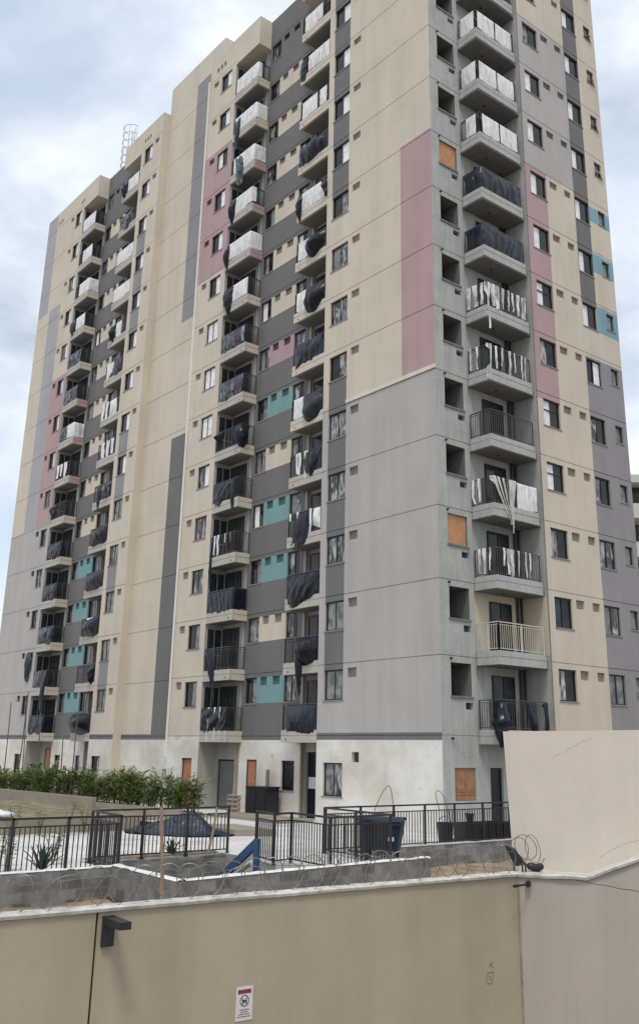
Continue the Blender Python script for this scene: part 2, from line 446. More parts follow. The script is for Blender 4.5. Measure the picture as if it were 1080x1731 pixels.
# left wing, far section
WC = (-38.45, -37.40); VC = (-39.35, -38.82)
def z_c(u, z):
    if z < BAND[0]: return iRP
    if z < BAND[1]: return iDG
    if z < 14.1: return iLG
    if -39.5 < u and z < 25.2: return iPK
    if -41.6 < u < -39.5 and z < 31.8: return iVG
    if u < -42.05 and z > 31.8: return iVG
    return iCR
GC = [(-38.7, -37.65, -2.5, -1.07, .16, iIN)]
TVC = [(-37.65 + .38 * i, -37.42 + .38 * i, 39.45, 39.8, .15, iIN) for i in range(2)] + [(-41.85 + .36 * i, -41.62 + .36 * i, 39.45, 39.8, .15, iIN) for i in range(3)]
facade('facade_wall', tower, (0, 0, 0), LU, LN, [-43.9, -36.98, -42.05, -41.6, -39.5, *WC, *VC, -38.7, -37.65] + [q for t in TVC for q in t[:2] if q < -36.99],
       zlist(list(BAND) + [14.1, 25.2, 31.8, -2.5, -1.07, 39.45, 39.8], top=40.7, per=PER), mk_cell(z_c, [WC], [VC], GC + TVC, wmat=iIN), FM)
# recessed walls between the balcony columns
RZ0, RZ1 = 1.45, 2.62
RV0, RV1 = 2.24, 2.62
PANEL_A = {0: iTL, 1: iCR, 2: iTL, 3: iTL, 4: iCR, 5: iTL, 6: iPK, 13: iDG}
PANEL_C = {0: iTL, 1: iTL, 2: iTL, 3: iTL, 13: iDG}
RY = .85
def recess(xc, half, top, panel, ground, gz):
    wl, wr = (xc - 1.99, xc - 1.06), (xc + 1.04, xc + 1.97)
    va, vb = (xc - .80, xc - .28), (xc + .16, xc + .72)
    def cell(u, z):
        for (a, b, c, d, dep, m) in ground:
            if a < u < b and c < z < d: return (dep, m)
        k, r = fl(z)
        if z < BAND[0]: return (0, iRP)
        post = abs(u - xc) > half - .17
        if 0 <= k < NF:
            if RZ0 < r < RZ1 and (wl[0] < u < wl[1] or wr[0] < u < wr[1]): return (.14, iIN)
            if RZ0 < r < RZ1 and wl[1] < u < wr[0]:
                m = panel.get(k, iCR)
                if RV0 < r and (va[0] < u < va[1] or vb[0] < u < vb[1]): return (.14, m)
                return (0, m)
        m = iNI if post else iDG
        if isjoint(z): return (.025, m)
        return (0, m)
    us = [xc - half, xc + half, xc - half + .17, xc + half - .17, *wl, *wr, *va, *vb] + [q for g in ground for q in g[:2]]
    facade('recess_wall', tower, (0, RY, 0), LU, LN, us, zlist(list(BAND) + [q for g in ground for q in g[2:4]], top=top, per=(RZ0, RZ1, RV0, RV1)), cell, FM)
    return wl, wr, va, vb
RA = recess(-11.65, 2.45, 40.9, PANEL_A, [(-13.27, -12.49, GZ, -1.02, .10, iIN), (-10.62, -9.68, -2.25, -1.02, .16, iIN)], 0)
RC = recess(-32.60, 2.35, 40.7, PANEL_C, [(-34.4, -33.53, -2.5, -1.08, .16, iIN), (-31.4, -30.76, -2.7, -1.08, .16, iIN)], 0)
# balcony niches: side, back and return walls
NB = 1.02
def niche(x0, x1, side, top, ground, xr):
    """x0..x1 back wall; 'side' = x of the closed side"""
    facade('niche_wall', tower, (0, NB, 0), LU, LN, [x0, x1] + [q for g in ground for q in g[:2]], [GZ, top] + [q for g in ground for q in g[2:4]],
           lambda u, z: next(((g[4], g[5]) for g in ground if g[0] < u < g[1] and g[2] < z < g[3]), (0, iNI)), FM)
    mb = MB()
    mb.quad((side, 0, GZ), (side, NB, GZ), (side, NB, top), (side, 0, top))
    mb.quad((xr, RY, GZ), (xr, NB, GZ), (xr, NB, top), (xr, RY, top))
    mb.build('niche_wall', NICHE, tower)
niche(-16.12, -14.10, -16.12, 40.9, [(-16.02, -14.55, GZ, -1.05, .3, iIN)], -14.10)
niche(-9.20, -7.10, -7.10, 40.9, [(-9.1, -8.25, GZ, -.65, .3, iIN)], -9.20)
niche(-36.98, -34.95, -36.98, 40.7, [], -34.95)
niche(-30.25, -27.95, -27.95, 40.7, [], -30.25)
# wing returns, ends, parapets, roof
mb = MB()
mb.quad((-25.05, 0, GZ), (-25.05, .5, GZ), (-25.05, .5, 40.7), (-25.05, 0, 40.7))
mb.quad((-19.05, 0, GZ), (-19.05, .5, GZ), (-19.05, .5, 40.9), (-19.05, 0, 40.9))
mb.quad((-43.9, 0, GZ), (-43.9, 14, GZ), (-43.9, 14, 40.7), (-43.9, 0, 40.7))
mb.build('return_wall', CREAM, tower)
for x0, x1, zt in ((-16.12, -13.75, 40.9), (-9.55, -7.10, 40.9), (-36.98, -34.72, 40.7), (-30.48, -27.95, 40.7)):
    mb = MB(); mb.box(x0, x1, .002, RY - .002, 38.92, zt); mb.box(x0 + (.0 if x0 in (-16.12, -36.98) else .35), x1 - (.35 if x0 in (-16.12, -36.98) else 0), RY, NB, 38.95, 39.2)
    mb.box(x0 + .0, x1, .0 - .02, .002, 38.90, 38.99)
    mb.build('parapet', [CREAM if x0 != -36.98 else CREAM], tower)
mb = MB()
mb.prism([(-43.88, .1), (-37, .1), (-37, 1.75), (-35, 1.2), (-35, .95), (-30.3, .95), (-30.3, 1.75), (-28, 1.75), (-28, .1), (-25.1, .1), (-25.1, .6), (-19, .6), (-19, .1), (-16.2, .1), (-16.2, 1.75),
          (-14.2, 1.75), (-14.2, .95), (-9.1, .95), (-9.1, 1.75), (-7, 1.75), (-7, .1), (-.1, .1), (-.1, 11.2), (-10.1, 11.2), (-10.1, 13.9), (-43.88, 13.9)], 39.3, 39.6)
mb.box(-25.05, -18.4, .502, 8, 40.9, 42.748)
mb.box(-34.9, -29.5, 1.4, 5, 39.6, 41.4)
mb.build('roof', [CREAM], tower)
mb = MB(); mb.bar((-19.10, -.055, -1.0), (-19.10, -.055, 39.4), .085); mb.build('downpipe', WHITEP, tower)
mb = MB(); mb.box(-5.47, .035, -.045, .0, 14.02, 14.19); mb.build('trim_ledge', TRIM, tower)
# right hand face
RU = (0, 1, 0); RN = (1, 0, 0)
XP = 1.12
OPN = (.52, 1.60); CV = (1.26, 1.66)
def cell_c(u, z):
    k, r = fl(z)
    if z < 0:
        if .60 < u < 1.70 and -2.2 < z < -1.1: return (.12, iIN)
        return (0, iCO)
    if k < NF:
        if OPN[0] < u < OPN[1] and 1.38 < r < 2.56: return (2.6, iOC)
        if CV[0] < u < CV[1] and .92 < r < 1.16: return (.16, iIN)
    if isjoint(z): return (.03, iCO)
    return (0, iCO)
facade('facade_wall', tower, (0, 0, 0), RU, RN, [0, 1.88, *OPN, *CV, .60, 1.70], zlist([-2.2, -1.1], per=(1.38, 2.56, .92, 1.16)), cell_c, FM)
NX = -.12
facade('niche_wall', tower, (NX, 0, 0), RU, RN, [1.88, 4.85, 2.6, 3.3], zlist([-1.1], per=()),
       lambda u, z: (.2, iIN) if (z < -1.1 and 2.6 < u < 3.3) else (0, iCO), FM)
mbn = MB(); mbn.box(NX + .001, NX + .006, 1.9, 4.84, H + .23, 2 * H - .3); mbn.box(NX + .006, XP - .01, 4.842, 4.849, H + .23, 2 * H - .3)
mbn.build('niche_wall', NICHEC, tower)
facade('return_wall', tower, (NX, 4.85, 0), (1, 0, 0), (0, -1, 0), [0, XP - NX], zlist(), lambda u, z: (0, iCO), FM)
WR1 = (5.31, 6.43); WR2 = (8.60, 9.69); WR3 = (10.45, 11.02); VR1 = (6.70, 7.25); VR2 = (7.80, 8.30)
def z_p(u, z):
    if u < 4.95: return 13
    if z < BAND[0]: return iRP
    if u < 8.55:
        if z > 33.6: return iCR
        if z > 25.2: return iLG
        if u < 6.45 and z > 13.7: return iPK
        return iCR
    if z < 16.65: return iPG
    if u < 9.70: return iDG if z > 6 * H + WZ1 else iCR
    for a, b in ((24.05, 24.88), (21.28, 22.3), (18.13, 19.5)):
        if a < z < b: return iBL
    return iCR
def cell_p(u, z):
    m = z_p(u, z); k, r = fl(z)
    if 0 <= k < NF:
        for a, b in (WR1, WR2):
            if a < u < b and WZ0 < r < WZ1: return (HOLE, iIN)
        if WR3[0] < u < WR3[1] and 1.72 < r < 2.54: return (HOLE, iIN)
        for a, b in (VR1, VR2):
            if a < u < b and VZ0 < r < VZ1 - .02: return (.14, m)
    if isjoint(z): return (.03, m)
    return (0, m)
facade('facade_wall', tower, (XP, 0, 0), RU, RN, [4.85, 4.95, 6.45, 8.55, 9.70, 11.35, *WR1, *WR2, *WR3, *VR1, *VR2],
       zlist([33.6, 25.2, 13.7, 16.65, 24.05, 24.88, 21.28, 22.3, 18.13, 19.5, BAND[0]], per=(WZ0, WZ1, 1.72, 2.54, VZ0, VZ1 - .02)), cell_p, FM)
mb = MB(); mb.quad((XP, 11.35, GZ), (-10, 11.35, GZ), (-10, 11.35, 40.9), (XP, 11.35, 40.9)); mb.quad((-10, 14, GZ), (-43.9, 14, GZ), (-43.9, 14, 40.7), (-10, 14, 40.7))
mb.build('return_wall', LGREY, tower)

# ---- windows: frame (> pane, sill)
def win_meshes(w, h, leafmats, key, mull=True, rail=None):
    f = MB(); t = .05; D = .07
    f.box(0, w, 0, D, 0, t); f.box(0, w, 0, D, h - t, h); f.box(0, t, 0, D, t, h - t); f.box(w - t, w, 0, D, t, h - t)
    if mull: f.box(w / 2 - .022, w / 2 + .022, .005, D - .01, t, h - t)
    if rail: f.box(t, w - t, .004, D - .012, rail * h - .02, rail * h + .02)
    p = MB()
    n = len(leafmats)
    for i in range(n):
        a = t + (w - 2 * t) * i / n; b = t + (w - 2 * t) * (i + 1) / n; y = .045 if i % 2 == 0 else .032
        p.quad((a, y, t), (b, y, t), (b, y, h - t), (a, y, h - t), i)
    s = MB(); s.box(-.05, w + .05, -.10, 0, -.05, 0)
    return f.mesh('window_' + key, FRAME), p.mesh('pane_' + key, leafmats), s.mesh('sill_' + key, SILLM)
WCACHE = {}
def window(kind, loc, rz, w, h, leaf, mull=True, sill=True, name='window', rail=None):
    key = (round(w, 2), round(h, 2), tuple(m.name for m in leaf), mull, rail)
    if key not in WCACHE: WCACHE[key] = win_meshes(w - .01, h - .01, leaf, kind, mull, rail)
    f, p, s = WCACHE[key]
    dx = Vector((.005, .075, .005)); dx.rotate(Matrix.Rotation(rz, 3, 'Z'))
    o = put(name, f, tower, Vector(loc) + dx, rz)
    _put0('pane', p, o)
    if sill:
        _put0('sill', s, o, (0, -.075 + .07, 0))
    return o
rnd = random.Random(3)
for k in range(NF):
    z = k * H + WZ0; h = WZ1 - WZ0
    l1 = [GLASS, FILMW] if k >= 7 else ([FILMC, FILMC] if k in (2, 3, 4, 6) else ([GLASS, FILMC] if k == 5 else [FILMD, FILMD]))
    if k == 8 or k == 7: l1 = [GLASS, FILMC] if k == 8 else [FILMD, FILMC]
    window('a', (W1[0], 0, z), 0, W1[1] - W1[0], h, l1)
    l4 = [GLASS, FILMW] if k >= 8 else ([FILMW, FILMW] if k >= 5 else ([FILMC, FILMW] if k == 4 else ([FILMC, FILMC] if k >= 2 else [GLASS, FILMD])))
    if rnd.random() < .22: l4 = [l4[1], GLASS]
    if rnd.random() < .18: l1 = [FILMC, l1[1]]
    window('b', (W4[0], 0, z), 0, W4[1] - W4[0], h, l4)
    ld = [GLASS, FILMW] if k >= 5 else ([FILMC, FILMC] if k in (4, 3) else [FILMD, FILMD])
    if rnd.random() < .3: ld = [FILMC, ld[1]]
    window('c', (WD[0], 0, z), 0, WD[1] - WD[0], h, ld)
    lc = [GLASS, FILMW] if k >= 6 else ([FILMD, FILMC] if k in (3, 5) else [GLASS, FILMD])
    if rnd.random() < .3: lc = [FILMD, lc[1]]
    window('d', (WC[0], 0, z), 0, WC[1] - WC[0], h, lc)
    for (wl, wr, va, vb), pal in ((RA, 0), (RC, 1)):
        for w_ in (wl, wr):
            lf = [FILMC, GLASS] if (k + pal) % 3 else [FILMC, FILMC]
            if k < 2 and w_ is wl: lf = [FILMD, FILMD] if k == 1 else [FILMC, GLASS]
            q_ = rnd.random(); lf = lf if q_ < .5 else ([GLASS, FILMD] if q_ < .7 else [FILMW, GLASS] if q_ < .82 else [FILMD, FILMC])
            if pal and k < 6: lf = [GLASS, FILMD]
            window('e', (w_[0], RY, k * H + RZ0), 0, w_[1] - w_[0], RZ1 - RZ0, lf, mull=(k % 2 == 0), name='kitchen_window')
    r90 = math.pi / 2
    la = [GLASSB, GLASS] if k == 1 else ([FILMC, GLASS] if k in (2, 5, 11) else [FILMW, GLASS])
    if k in (0,): la = [FILMC, GLASS]
    window('f', (XP, WR1[0], z), r90, WR1[1] - WR1[0], h, la, rail=.62 if k in (3, 4, 6) else None)
    lb = [FILMW, GLASS] if k >= 6 else ([GLASS, FILMW] if k == 5 else [FILMC, GLASS] if k in (4, 3) else [FILMC, FILMC])
    if k in (0, 1): lb = [FILMD, FILMC] if k else [FILMD, FILMD]
    window('g', (XP, WR2[0], z), r90, WR2[1] - WR2[0], h, lb)
    window('h', (XP, WR3[0], k * H + 1.72), r90, WR3[1] - WR3[0], .82, [FILMD], mull=False, name='bathroom_window')
    if k >= 9:
        mb = MB(); a = Vector((XP - .06, WR3[0] + .05, k * H + 2.12)); b = Vector((XP - .06, WR3[1] - .05, k * H + 2.12)); dn = Vector((.22, 0, -.30))
        mb.quad(a, b, b + dn, a + dn); mb.quad(a + Vector((0, 0, .02)), b + Vector((0, 0, .02)), b + dn + Vector((.012, 0, .02)), a + dn + Vector((.012, 0, .02)))
        mb.build('window_sash', FILMW, tower)
# ---- vents: a plate at the back of each vent niche
def vent(x, y, z, rz, w, h, m, dep=.135):
    key = ('v', round(w, 2), round(h, 2), m.name)
    if key not in WCACHE:
        b = MB(); b.box(.012, w - .012, 0, .02, .012, h - .012)
        for i in range(1, 4): b.box(.02, w - .02, -.015, 0, h * i / 4 - .012, h * i / 4 + .012)
        WCACHE[key] = b.mesh('air_vent', m)
    d = Vector((0, dep - .02, 0)); d.rotate(Matrix.Rotation(rz, 3, 'Z'))
    put('air_vent', WCACHE[key], tower, Vector((x, y, z)) + d, rz)
for k in range(NF):
    z = k * H + VZ0; h = VZ1 - VZ0
    vent(V1[0], 0, z, 0, .55, h, VENTM if k >= 5 else VENTG)
    vent(V4[0], 0, z, 0, .54, h, VENTP if 9 <= k <= 11 else VENTM)
    vent(VD[0], 0, z, 0, .54, h, VENTM)
    vent(VC[0], 0, z, 0, .53, h, VENTP if 5 <= k <= 8 else (VENTD if k < 5 else VENTM))
    for a in (VR1, VR2): vent(XP, a[0], z, math.pi / 2, a[1] - a[0], h - .02, VENTM if k < 9 or k > 11 else VENTG)
def kvent(x, z, w, h, m):
    key = ('kv', round(w, 2), round(h, 2), m.name)
    if key not in WCACHE:
        b = MB(); b.box(.01, w - .01, 0, .02, .01, h - .01)
        for i in range(1, 4): b.box(.02, w - .02, -.015, 0, h * i / 4 - .012, h * i / 4 + .012)
        WCACHE[key] = b.mesh('kitchen_vent', m)
    put('kitchen_vent', WCACHE[key], tower, (x, RY + .115, z), 0)
for k in range(NF):
    for (wl, wr, va, vb), pal in ((RA, PANEL_A), (RC, PANEL_C)):
        m = {iTL: VENTT, iPK: VENTP, iDG: VENTD}.get(pal.get(k, iCR), VENTM)
        for v in (va, vb): kvent(v[0], k * H + RV0, v[1] - v[0], RV1 - RV0, m)
# ---- plywood in two openings, sills under the concrete openings
mbs = MB(); mbs.box(-.04, .05, OPN[0] - .04, OPN[1] + .06, 1.30, 1.38)
ms = mbs.mesh('opening_sill', CONCD)
for k in range(NF): put('opening_sill', ms, tower, (0, 0, k * H))
mbs = MB(); mbs.tube([(-.02, .50, 2.70), (.09, .50, 2.69)], .04, 8); ms2 = mbs.mesh('drain_spout', BLACKP)
for k in range(-1, NF): put('drain_spout', ms2, tower, (0, 0, k * H))
for k in (8, 2):
    mb = MB(); mb.box(-.10, -.07, OPN[0] + .005, OPN[1] - .005, k * H + 1.385, k * H + 2.555); mb.build('plywood_board', PLY, tower)
mb = MB(); y0, y1, z0, z1 = .60, 1.70, -2.2, -1.1
mb.box(-.09, -.05, y0 + .01, y1 - .01, z0 + .01, z1 - .01)
for a, b in ((y0 + .06, (y0 + y1) / 2 - .03), ((y0 + y1) / 2 + .03, y1 - .06)):
    for c, d in ((z0 + .30, z1 - .22),):
        mb.box(-.05, -.035, a, b, c, d); mb.box(-.035, -.025, a + .07, b - .07, c + .07, d - .07)
mb.box(-.05, -.03, y0 + .03, y1 - .03, z0 + .20, z0 + .26)
mb.build('wood_shutter', WOODS, tower)
# ---- ground floor doors and windows
def door(name, x0, x1, y, z0, z1, m, rz=0, frame=FRAME, panels=True):
    w = x1 - x0; h = z1 - z0; b = MB()
    b.box(.05, w - .05, .03, .07, 0, h - .05, 0)
    b.box(0, .05, 0, .09, 0, h, 1); b.box(w - .05, w, 0, .09, 0, h, 1); b.box(.05, w - .05, 0, .09, h - .05, h, 1)
    if panels:
        for a, c in ((.12, .45), (.55, .9)): b.box(.15, w - .15, .015, .03, h * a, h * c, 0)
    return b.build(name, [m, frame], tower, (x0, y, z0), rz)
door('door', -13.25, -12.51, RY + .005, GZ, -1.03, DOORB)
door('door', -16.0, -14.57, NB + .10, GZ, -1.07, DOORG, panels=False)
door('door', -9.08, -8.27, NB + .12, GZ, -.67, DOORK, panels=False)
door('door', -17.62, -16.70, .08, GZ, -1.04, DOORB)
door('door', -36.0, -35.15, NB - .1, GZ, -.69, DOORB)
o = door('door', 2.62, 3.28, NX, GZ, -1.12, DOORK, panels=False); o.location = (NX - .08, 2.62, 0); o.rotation_euler = (0, 0, math.pi / 2)
mb = MB(); mb.box(-9.0, -8.35, NB + .10, NB + .115, -2.12, -1.66); mb.build('paper_notice', SIGNW, tower)
window('gw', (-6.66, 0, -2.3), 0, 1.2, 1.26, [FILMD, FILMC], name='window')
window('gd', (-27.5, 0, -2.5), 0, 1.1, 1.44, [GLASS, FILMC], name='window')
window('gc', (-38.7, 0, -2.5), 0, 1.05, 1.43, [GLASS, FILMC], name='window')
window('ge', (-34.4, RY, -2.5), 0, .87, 1.42, [GLASS, FILMD], name='window')
window('gf', (-31.4, RY, -2.7), 0, .64, 1.62, [FILMC], mull=False, name='window')
window('gg', (-10.62, RY, -2.25), 0, .94, 1.23, [TARP], mull=False, name='window')
# ---- balcony doors
def bal_door(w, h, key):
    b = MB(); t = .05
    b.box(0, w, 0, .06, h - t, h); b.box(0, t, 0, .06, 0, h - t); b.box(w - t, w, 0, .06, 0, h - t); b.box(w / 2 - .03, w / 2 + .03, 0, .06, 0, h - t)
    b.quad((t, .03, 0), (w / 2, .03, 0), (w / 2, .03, h - t), (t, .03, h - t), 1); b.quad((w / 2, .04, 0), (w - t, .04, 0), (w - t, .04, h - t), (w / 2, .04, h - t), 1)
    b.box(0, w, .06, .07, 0, h, 2)
    return b.mesh('balcony_door', [FRAME, GLASSB, INNER, FILMD])
bdA = bal_door(1.35, 2.3, 'a'); bdR = bal_door(1.25, 2.2, 'r')
for k in range(NF):
    put('balcony_door', bdA, tower, (-15.95, NB - .08, k * H + .02))
    put('balcony_door', bdA, tower, (-9.05, NB - .08, k * H + .02))
    put('balcony_door', bdA, tower, (-36.8, NB - .08, k * H + .02))
    put('balcony_door', bdA, tower, (-30.05, NB - .08, k * H + .02))
    put('balcony_door', bdR, tower, (NX + .08, 2.85, k * H + .02), math.pi / 2)
sw = MB()
sw.quad((.012, .12, .1), (.012, .97, .1), (.012, .97, 2.3), (.012, .12, 2.3), 1)
for z0, z1 in ((.06, .12), (1.0, 1.05), (2.28, 2.34)): sw.box(.003, .03, .12, .97, z0, z1, 0)
for y0, y1 in ((.10, .14), (.52, .56), (.95, .99)): sw.box(.003, .031, y0, y1, .06, 2.34, 0)
swm = sw.mesh('side_window', [NICHE, GLASSB])
for k in range(NF):
    put('side_window', swm, tower, (-16.12, 0, k * H)); put('side_window', swm, tower, (-36.98, 0, k * H))
mb = MB()
for y in (4.45, 4.68):
    mb = MB(); mb.tube([(NX + .09, y, 0), (NX + .09, y, 39)], .05, 8); mb.build('drain_pipe', BLACKP, tower)
mb = MB(); mb.tube([(-9.13, RY - .06, GZ), (-9.13, RY - .06, -.3)], .05, 8); mb.build('drain_pipe', STAKE, tower); mb = MB(); mb.tube([(-13.98, RY - .05, GZ), (-13.98, RY - .05, -.3)], .045, 8); mb.build('drain_pipe', STAKE, tower)
# ---- balconies (> railing)
CURB = .22; SB = -.28; RT = 1.27
def slab_mesh(w, side, deep_w, mats):
    """local x 0..w along the front, y inwards; side = 'R' open on the right, 'L' open on the left"""
    b = MB()
    # mats: 0 front, 1 side, 2 soffit
    a0, a1 = (0, deep_w) if side == 'R' else (w - deep_w, w)
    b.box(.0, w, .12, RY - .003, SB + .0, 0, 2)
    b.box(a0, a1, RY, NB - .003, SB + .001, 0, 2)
    b.box(0, w, 0, .12, SB, -.018, 0); b.box(0, w, .02, .12, -.018, .012, 0); b.box(0, w, 0, .12, .012, CURB, 0)
    x0, x1 = (w - .12, w) if side == 'R' else (0, .12)
    b.box(x0 + .002, x1 + .002, .1205, RY - .004, SB - .002, -.018, 1); b.box(x0, x1 - .015 if side == 'R' else x1, .1205, RY - .004, -.018, .012, 1); b.box(x0 + .002, x1 + .002, .1205, RY - .004, .012, CURB, 1)
    b.tube([(.35 if side == 'L' else w - .35, -.012, -.16), (.35 if side == 'L' else w - .35, .03, -.16)], .035, 8, 3)
    return b.mesh('balcony', mats)
def rail_mesh(w, side, sl, m, thin=.016):
    b = MB(); zt = RT; zb = CURB
    def run(a, c):
        a = Vector(a); c = Vector(c); L = (c - a).length; n = max(2, round(L / .115))
        b.bar((a.x, a.y, zt), (c.x, c.y, zt), .05, .035); b.bar((a.x, a.y, zt - .09), (c.x, c.y, zt - .09), .02)
        b.bar((a.x, a.y, zb + .08), (c.x, c.y, zb + .08), .025)
        for i in range(1, n):
            p = a.lerp(c, i / n); b.bar((p.x, p.y, zb + .08), (p.x, p.y, zt - .09), thin)
        for p in (a, (a + c) / 2, c): b.bar((p.x, p.y, zb), (p.x, p.y, zt), .038)
    y = .06
    if side == 'R': run((.05, y, 0), (w - .06, y, 0)); run((w - .06, y, 0), (w - .06, sl, 0))
    else: run((.06, y, 0), (w - .05, y, 0)); run((.06, y, 0), (.06, sl, 0))
    return b.mesh('railing', m)
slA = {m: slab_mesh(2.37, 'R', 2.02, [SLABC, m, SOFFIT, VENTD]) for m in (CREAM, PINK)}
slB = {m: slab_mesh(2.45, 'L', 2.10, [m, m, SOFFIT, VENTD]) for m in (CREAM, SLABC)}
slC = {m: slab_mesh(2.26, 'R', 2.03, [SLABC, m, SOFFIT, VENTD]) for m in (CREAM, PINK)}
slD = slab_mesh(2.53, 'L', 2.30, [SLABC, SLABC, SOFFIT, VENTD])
rlA = rail_mesh(2.37, 'R', RY - .02, RAILM); rlB = rail_mesh(2.45, 'L', RY - .02, RAILM)
rlC = rail_mesh(2.26, 'R', RY - .02, RAILM); rlD = rail_mesh(2.53, 'L', RY - .02, RAILM)
def slab_r():
    b = MB(); w = 2.70; d = XP - NX
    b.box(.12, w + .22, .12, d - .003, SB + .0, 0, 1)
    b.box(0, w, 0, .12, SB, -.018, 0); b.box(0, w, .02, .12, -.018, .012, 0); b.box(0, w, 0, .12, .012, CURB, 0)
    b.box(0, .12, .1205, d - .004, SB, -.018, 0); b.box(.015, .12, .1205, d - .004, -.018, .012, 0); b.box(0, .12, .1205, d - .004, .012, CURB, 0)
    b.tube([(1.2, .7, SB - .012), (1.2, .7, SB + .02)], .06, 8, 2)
    return b.mesh('balcony', [CONC, SHADEC, VENTD])
slR = slab_r(); rlR = rail_mesh(2.70, 'L', 1.10, RAILM); rlRc = rail_mesh(2.70, 'L', 1.10, RAILC)
for k in range(NF):
    z = k * H
    for sl, rl, x in ((slA[PINK if 9 <= k <= 11 else CREAM], rlA, -16.12), (slB[CREAM if k >= 5 else SLABC], rlB, -9.55),
                      (slC[PINK if 6 <= k <= 8 else CREAM], rlC, -36.98), (slD, rlD, -30.48)):
        o = put('balcony', sl, tower, (x, 0, z)); _put0('railing', rl, o)
    o = put('balcony', slR, tower, (XP, 1.92, z), math.pi / 2); _put0('railing', rlRc if k == 1 else rlR, o)

# ------------------------------------------------------------------ plastic sheets over the railings
def fbm(p, o=3): return noise.fractal(Vector(p), 1.0, 2.0, o)
def cloth(name, path, s0, s1, ztop, drop, bulge, amp, lam, wtop, wbot, mat, seed, rag=.12, sag=.03, inner=.15, bpow=1.0, swing=0.0, rnd=0.0):
    """path: plan polyline (outward side on its right hand); s measured along it"""
    pts = [Vector(p) for p in path]; seg = [(pts[i + 1] - pts[i]).length for i in range(len(pts) - 1)]; tot = sum(seg)
    def at(s):
        if s <= 0: i, t = 0, s / seg[0]
        else:
            i = 0; q = s
            while i < len(seg) - 1 and q > seg[i]: q -= seg[i]; i += 1
            t = q / seg[i]
        p = pts[i].lerp(pts[i + 1], t); d = (pts[i + 1] - pts[i]).normalized()
        return p, Vector((d.y, -d.x))
    def nrm(s):
        n = Vector((0, 0))
        for e in (-.14, -.07, 0, .07, .14): n += at(min(max(s + e, 0.001), tot - .001))[1]
        return n.normalized()
    L = s1 - s0; mid = (s0 + s1) / 2
    th = (0 if mat is SHEET else (seed * 2.7) % 2.0 - 1.0); ct, st = math.cos(th), math.sin(th)
    def fn(u, v):
        s = s0 + L * u
        if v < .12:                                       # the flap folded over the top rail
            q = v / .12; p, _ = at(s); n = nrm(s); off = -.05 + .10 * q
            z = ztop + .03 * math.sin(q * math.pi) - inner * (1 - q) - sag * (.5 + .5 * fbm((s * 2.2, seed, 0)))
            return (p.x + n.x * off, p.y + n.y * off, z)
        w = (v - .12) / .88
        wf = wtop + (wbot - wtop) * w
        s = mid + swing * w + (s - mid) * wf
        p, _ = at(s); n = nrm(s)
        ww = math.sin(math.pi * min(max(u, 0), 1)) ** .6
        dl = (drop[0] + (drop[1] - drop[0]) * u) * (1 + rag * fbm((u * L * 1.1, seed * 1.7, 5), 2) + .5 * rag * math.sin(math.pi * u))
        dl *= 1 - rnd + rnd * math.sin(math.pi * u) ** .6
        ph = 1.8 * fbm((s * 1.3, w * .8, seed))
        fold = amp * (.25 + .75 * min(1, w * 1.6)) * math.sin(2 * math.pi * (s * ct + dl * w * st) / lam + ph * 2.6 + seed) * (.55 + .9 * abs(fbm((s * .9, w * 1.3, seed + 4), 2))) * (1 - .65 * w ** 3)
        crin = amp * .75 * fbm((s * 2.0 + .8 * w, w * 2.2 - .5 * s, seed * 3.1), 3) * (1 - .5 * w ** 3)
        off = .055 + bulge * ww * math.sin(math.pi * min(1, w ** bpow)) + max(-.03 - .0, fold * .6 + crin)
        off = max(off, .045)
        z = ztop + .0 - sag * (.5 + .5 * fbm((s * 2.2, seed, 0))) * (1 - w) - dl * w + amp * .12 * fbm((s * 1.6, w * 2, seed + 9), 2)
        return (p.x + n.x * off, p.y + n.y * off, z)
    b = MB(); nu = max(10, int(L / .055)); nv = 18
    b.grid(fn, nu, nv)
    return b.build(name, mat, smooth=True)
def strips(name, path, spec, ztop, mat, seed):
    """torn strips: spec = list of (s, width, length)"""
    pts = [Vector(p) for p in path]; seg = [(pts[i + 1] - pts[i]).length for i in range(len(pts) - 1)]
    def at(s):
        i = 0; q = s
        while i < len(seg) - 1 and q > seg[i]: q -= seg[i]; i += 1
        p = pts[i].lerp(pts[i + 1], q / seg[i]); d = (pts[i + 1] - pts[i]).normalized()
        return p, Vector((d.y, -d.x))
    root = thing('plastic_strips', '', 'plastic strips', (pts[0].x, pts[0].y, ztop)); o0 = Vector((pts[0].x, pts[0].y, ztop))
    for j, sp in enumerate(spec):
        s, w, l = sp[:3]; ds = sp[3] if len(sp) > 3 else 0; b = MB()
        def fn(u, v):
            ww = w * (1 - .35 * v + .3 * fbm((v * 2, j, seed)))
            q = s + ds * v ** 1.2 + (u - .5) * ww * (1 - (.75 * v if ds else 0)) + .10 * fbm((v * 1.6, j * 3.3, seed + 2)) * v
            p, n = at(max(.001, q)); off = .05 + .025 * math.sin(u * 5 + j) + .05 * abs(fbm((v * 2, j, seed + 4)))
            return (p.x + n.x * off - o0.x, p.y + n.y * off - o0.y, .03 - l * v)
        b.grid(fn, 3, 10); b.build('strip', mat, root, smooth=True)
    return root
PATHS = {'A': [(-16.10, .06), (-13.81, .06), (-13.81, RY - .03)],
         'B': [(-9.49, RY - .03), (-9.49, .06), (-7.13, .06)],
         'C': [(-36.95, .06), (-34.78, .06), (-34.78, RY - .03)],
         'D': [(-30.42, RY - .03), (-30.42, .06), (-27.98, .06)],
         'R': [(.02, 1.98), (1.06, 1.98), (1.06, 4.58)]}
ORD = ['lowest', 'second', 'third', 'fourth', 'fifth', 'sixth', 'seventh', 'eighth', 'ninth', 'tenth', 'eleventh', 'twelfth', 'thirteenth', 'topmost']
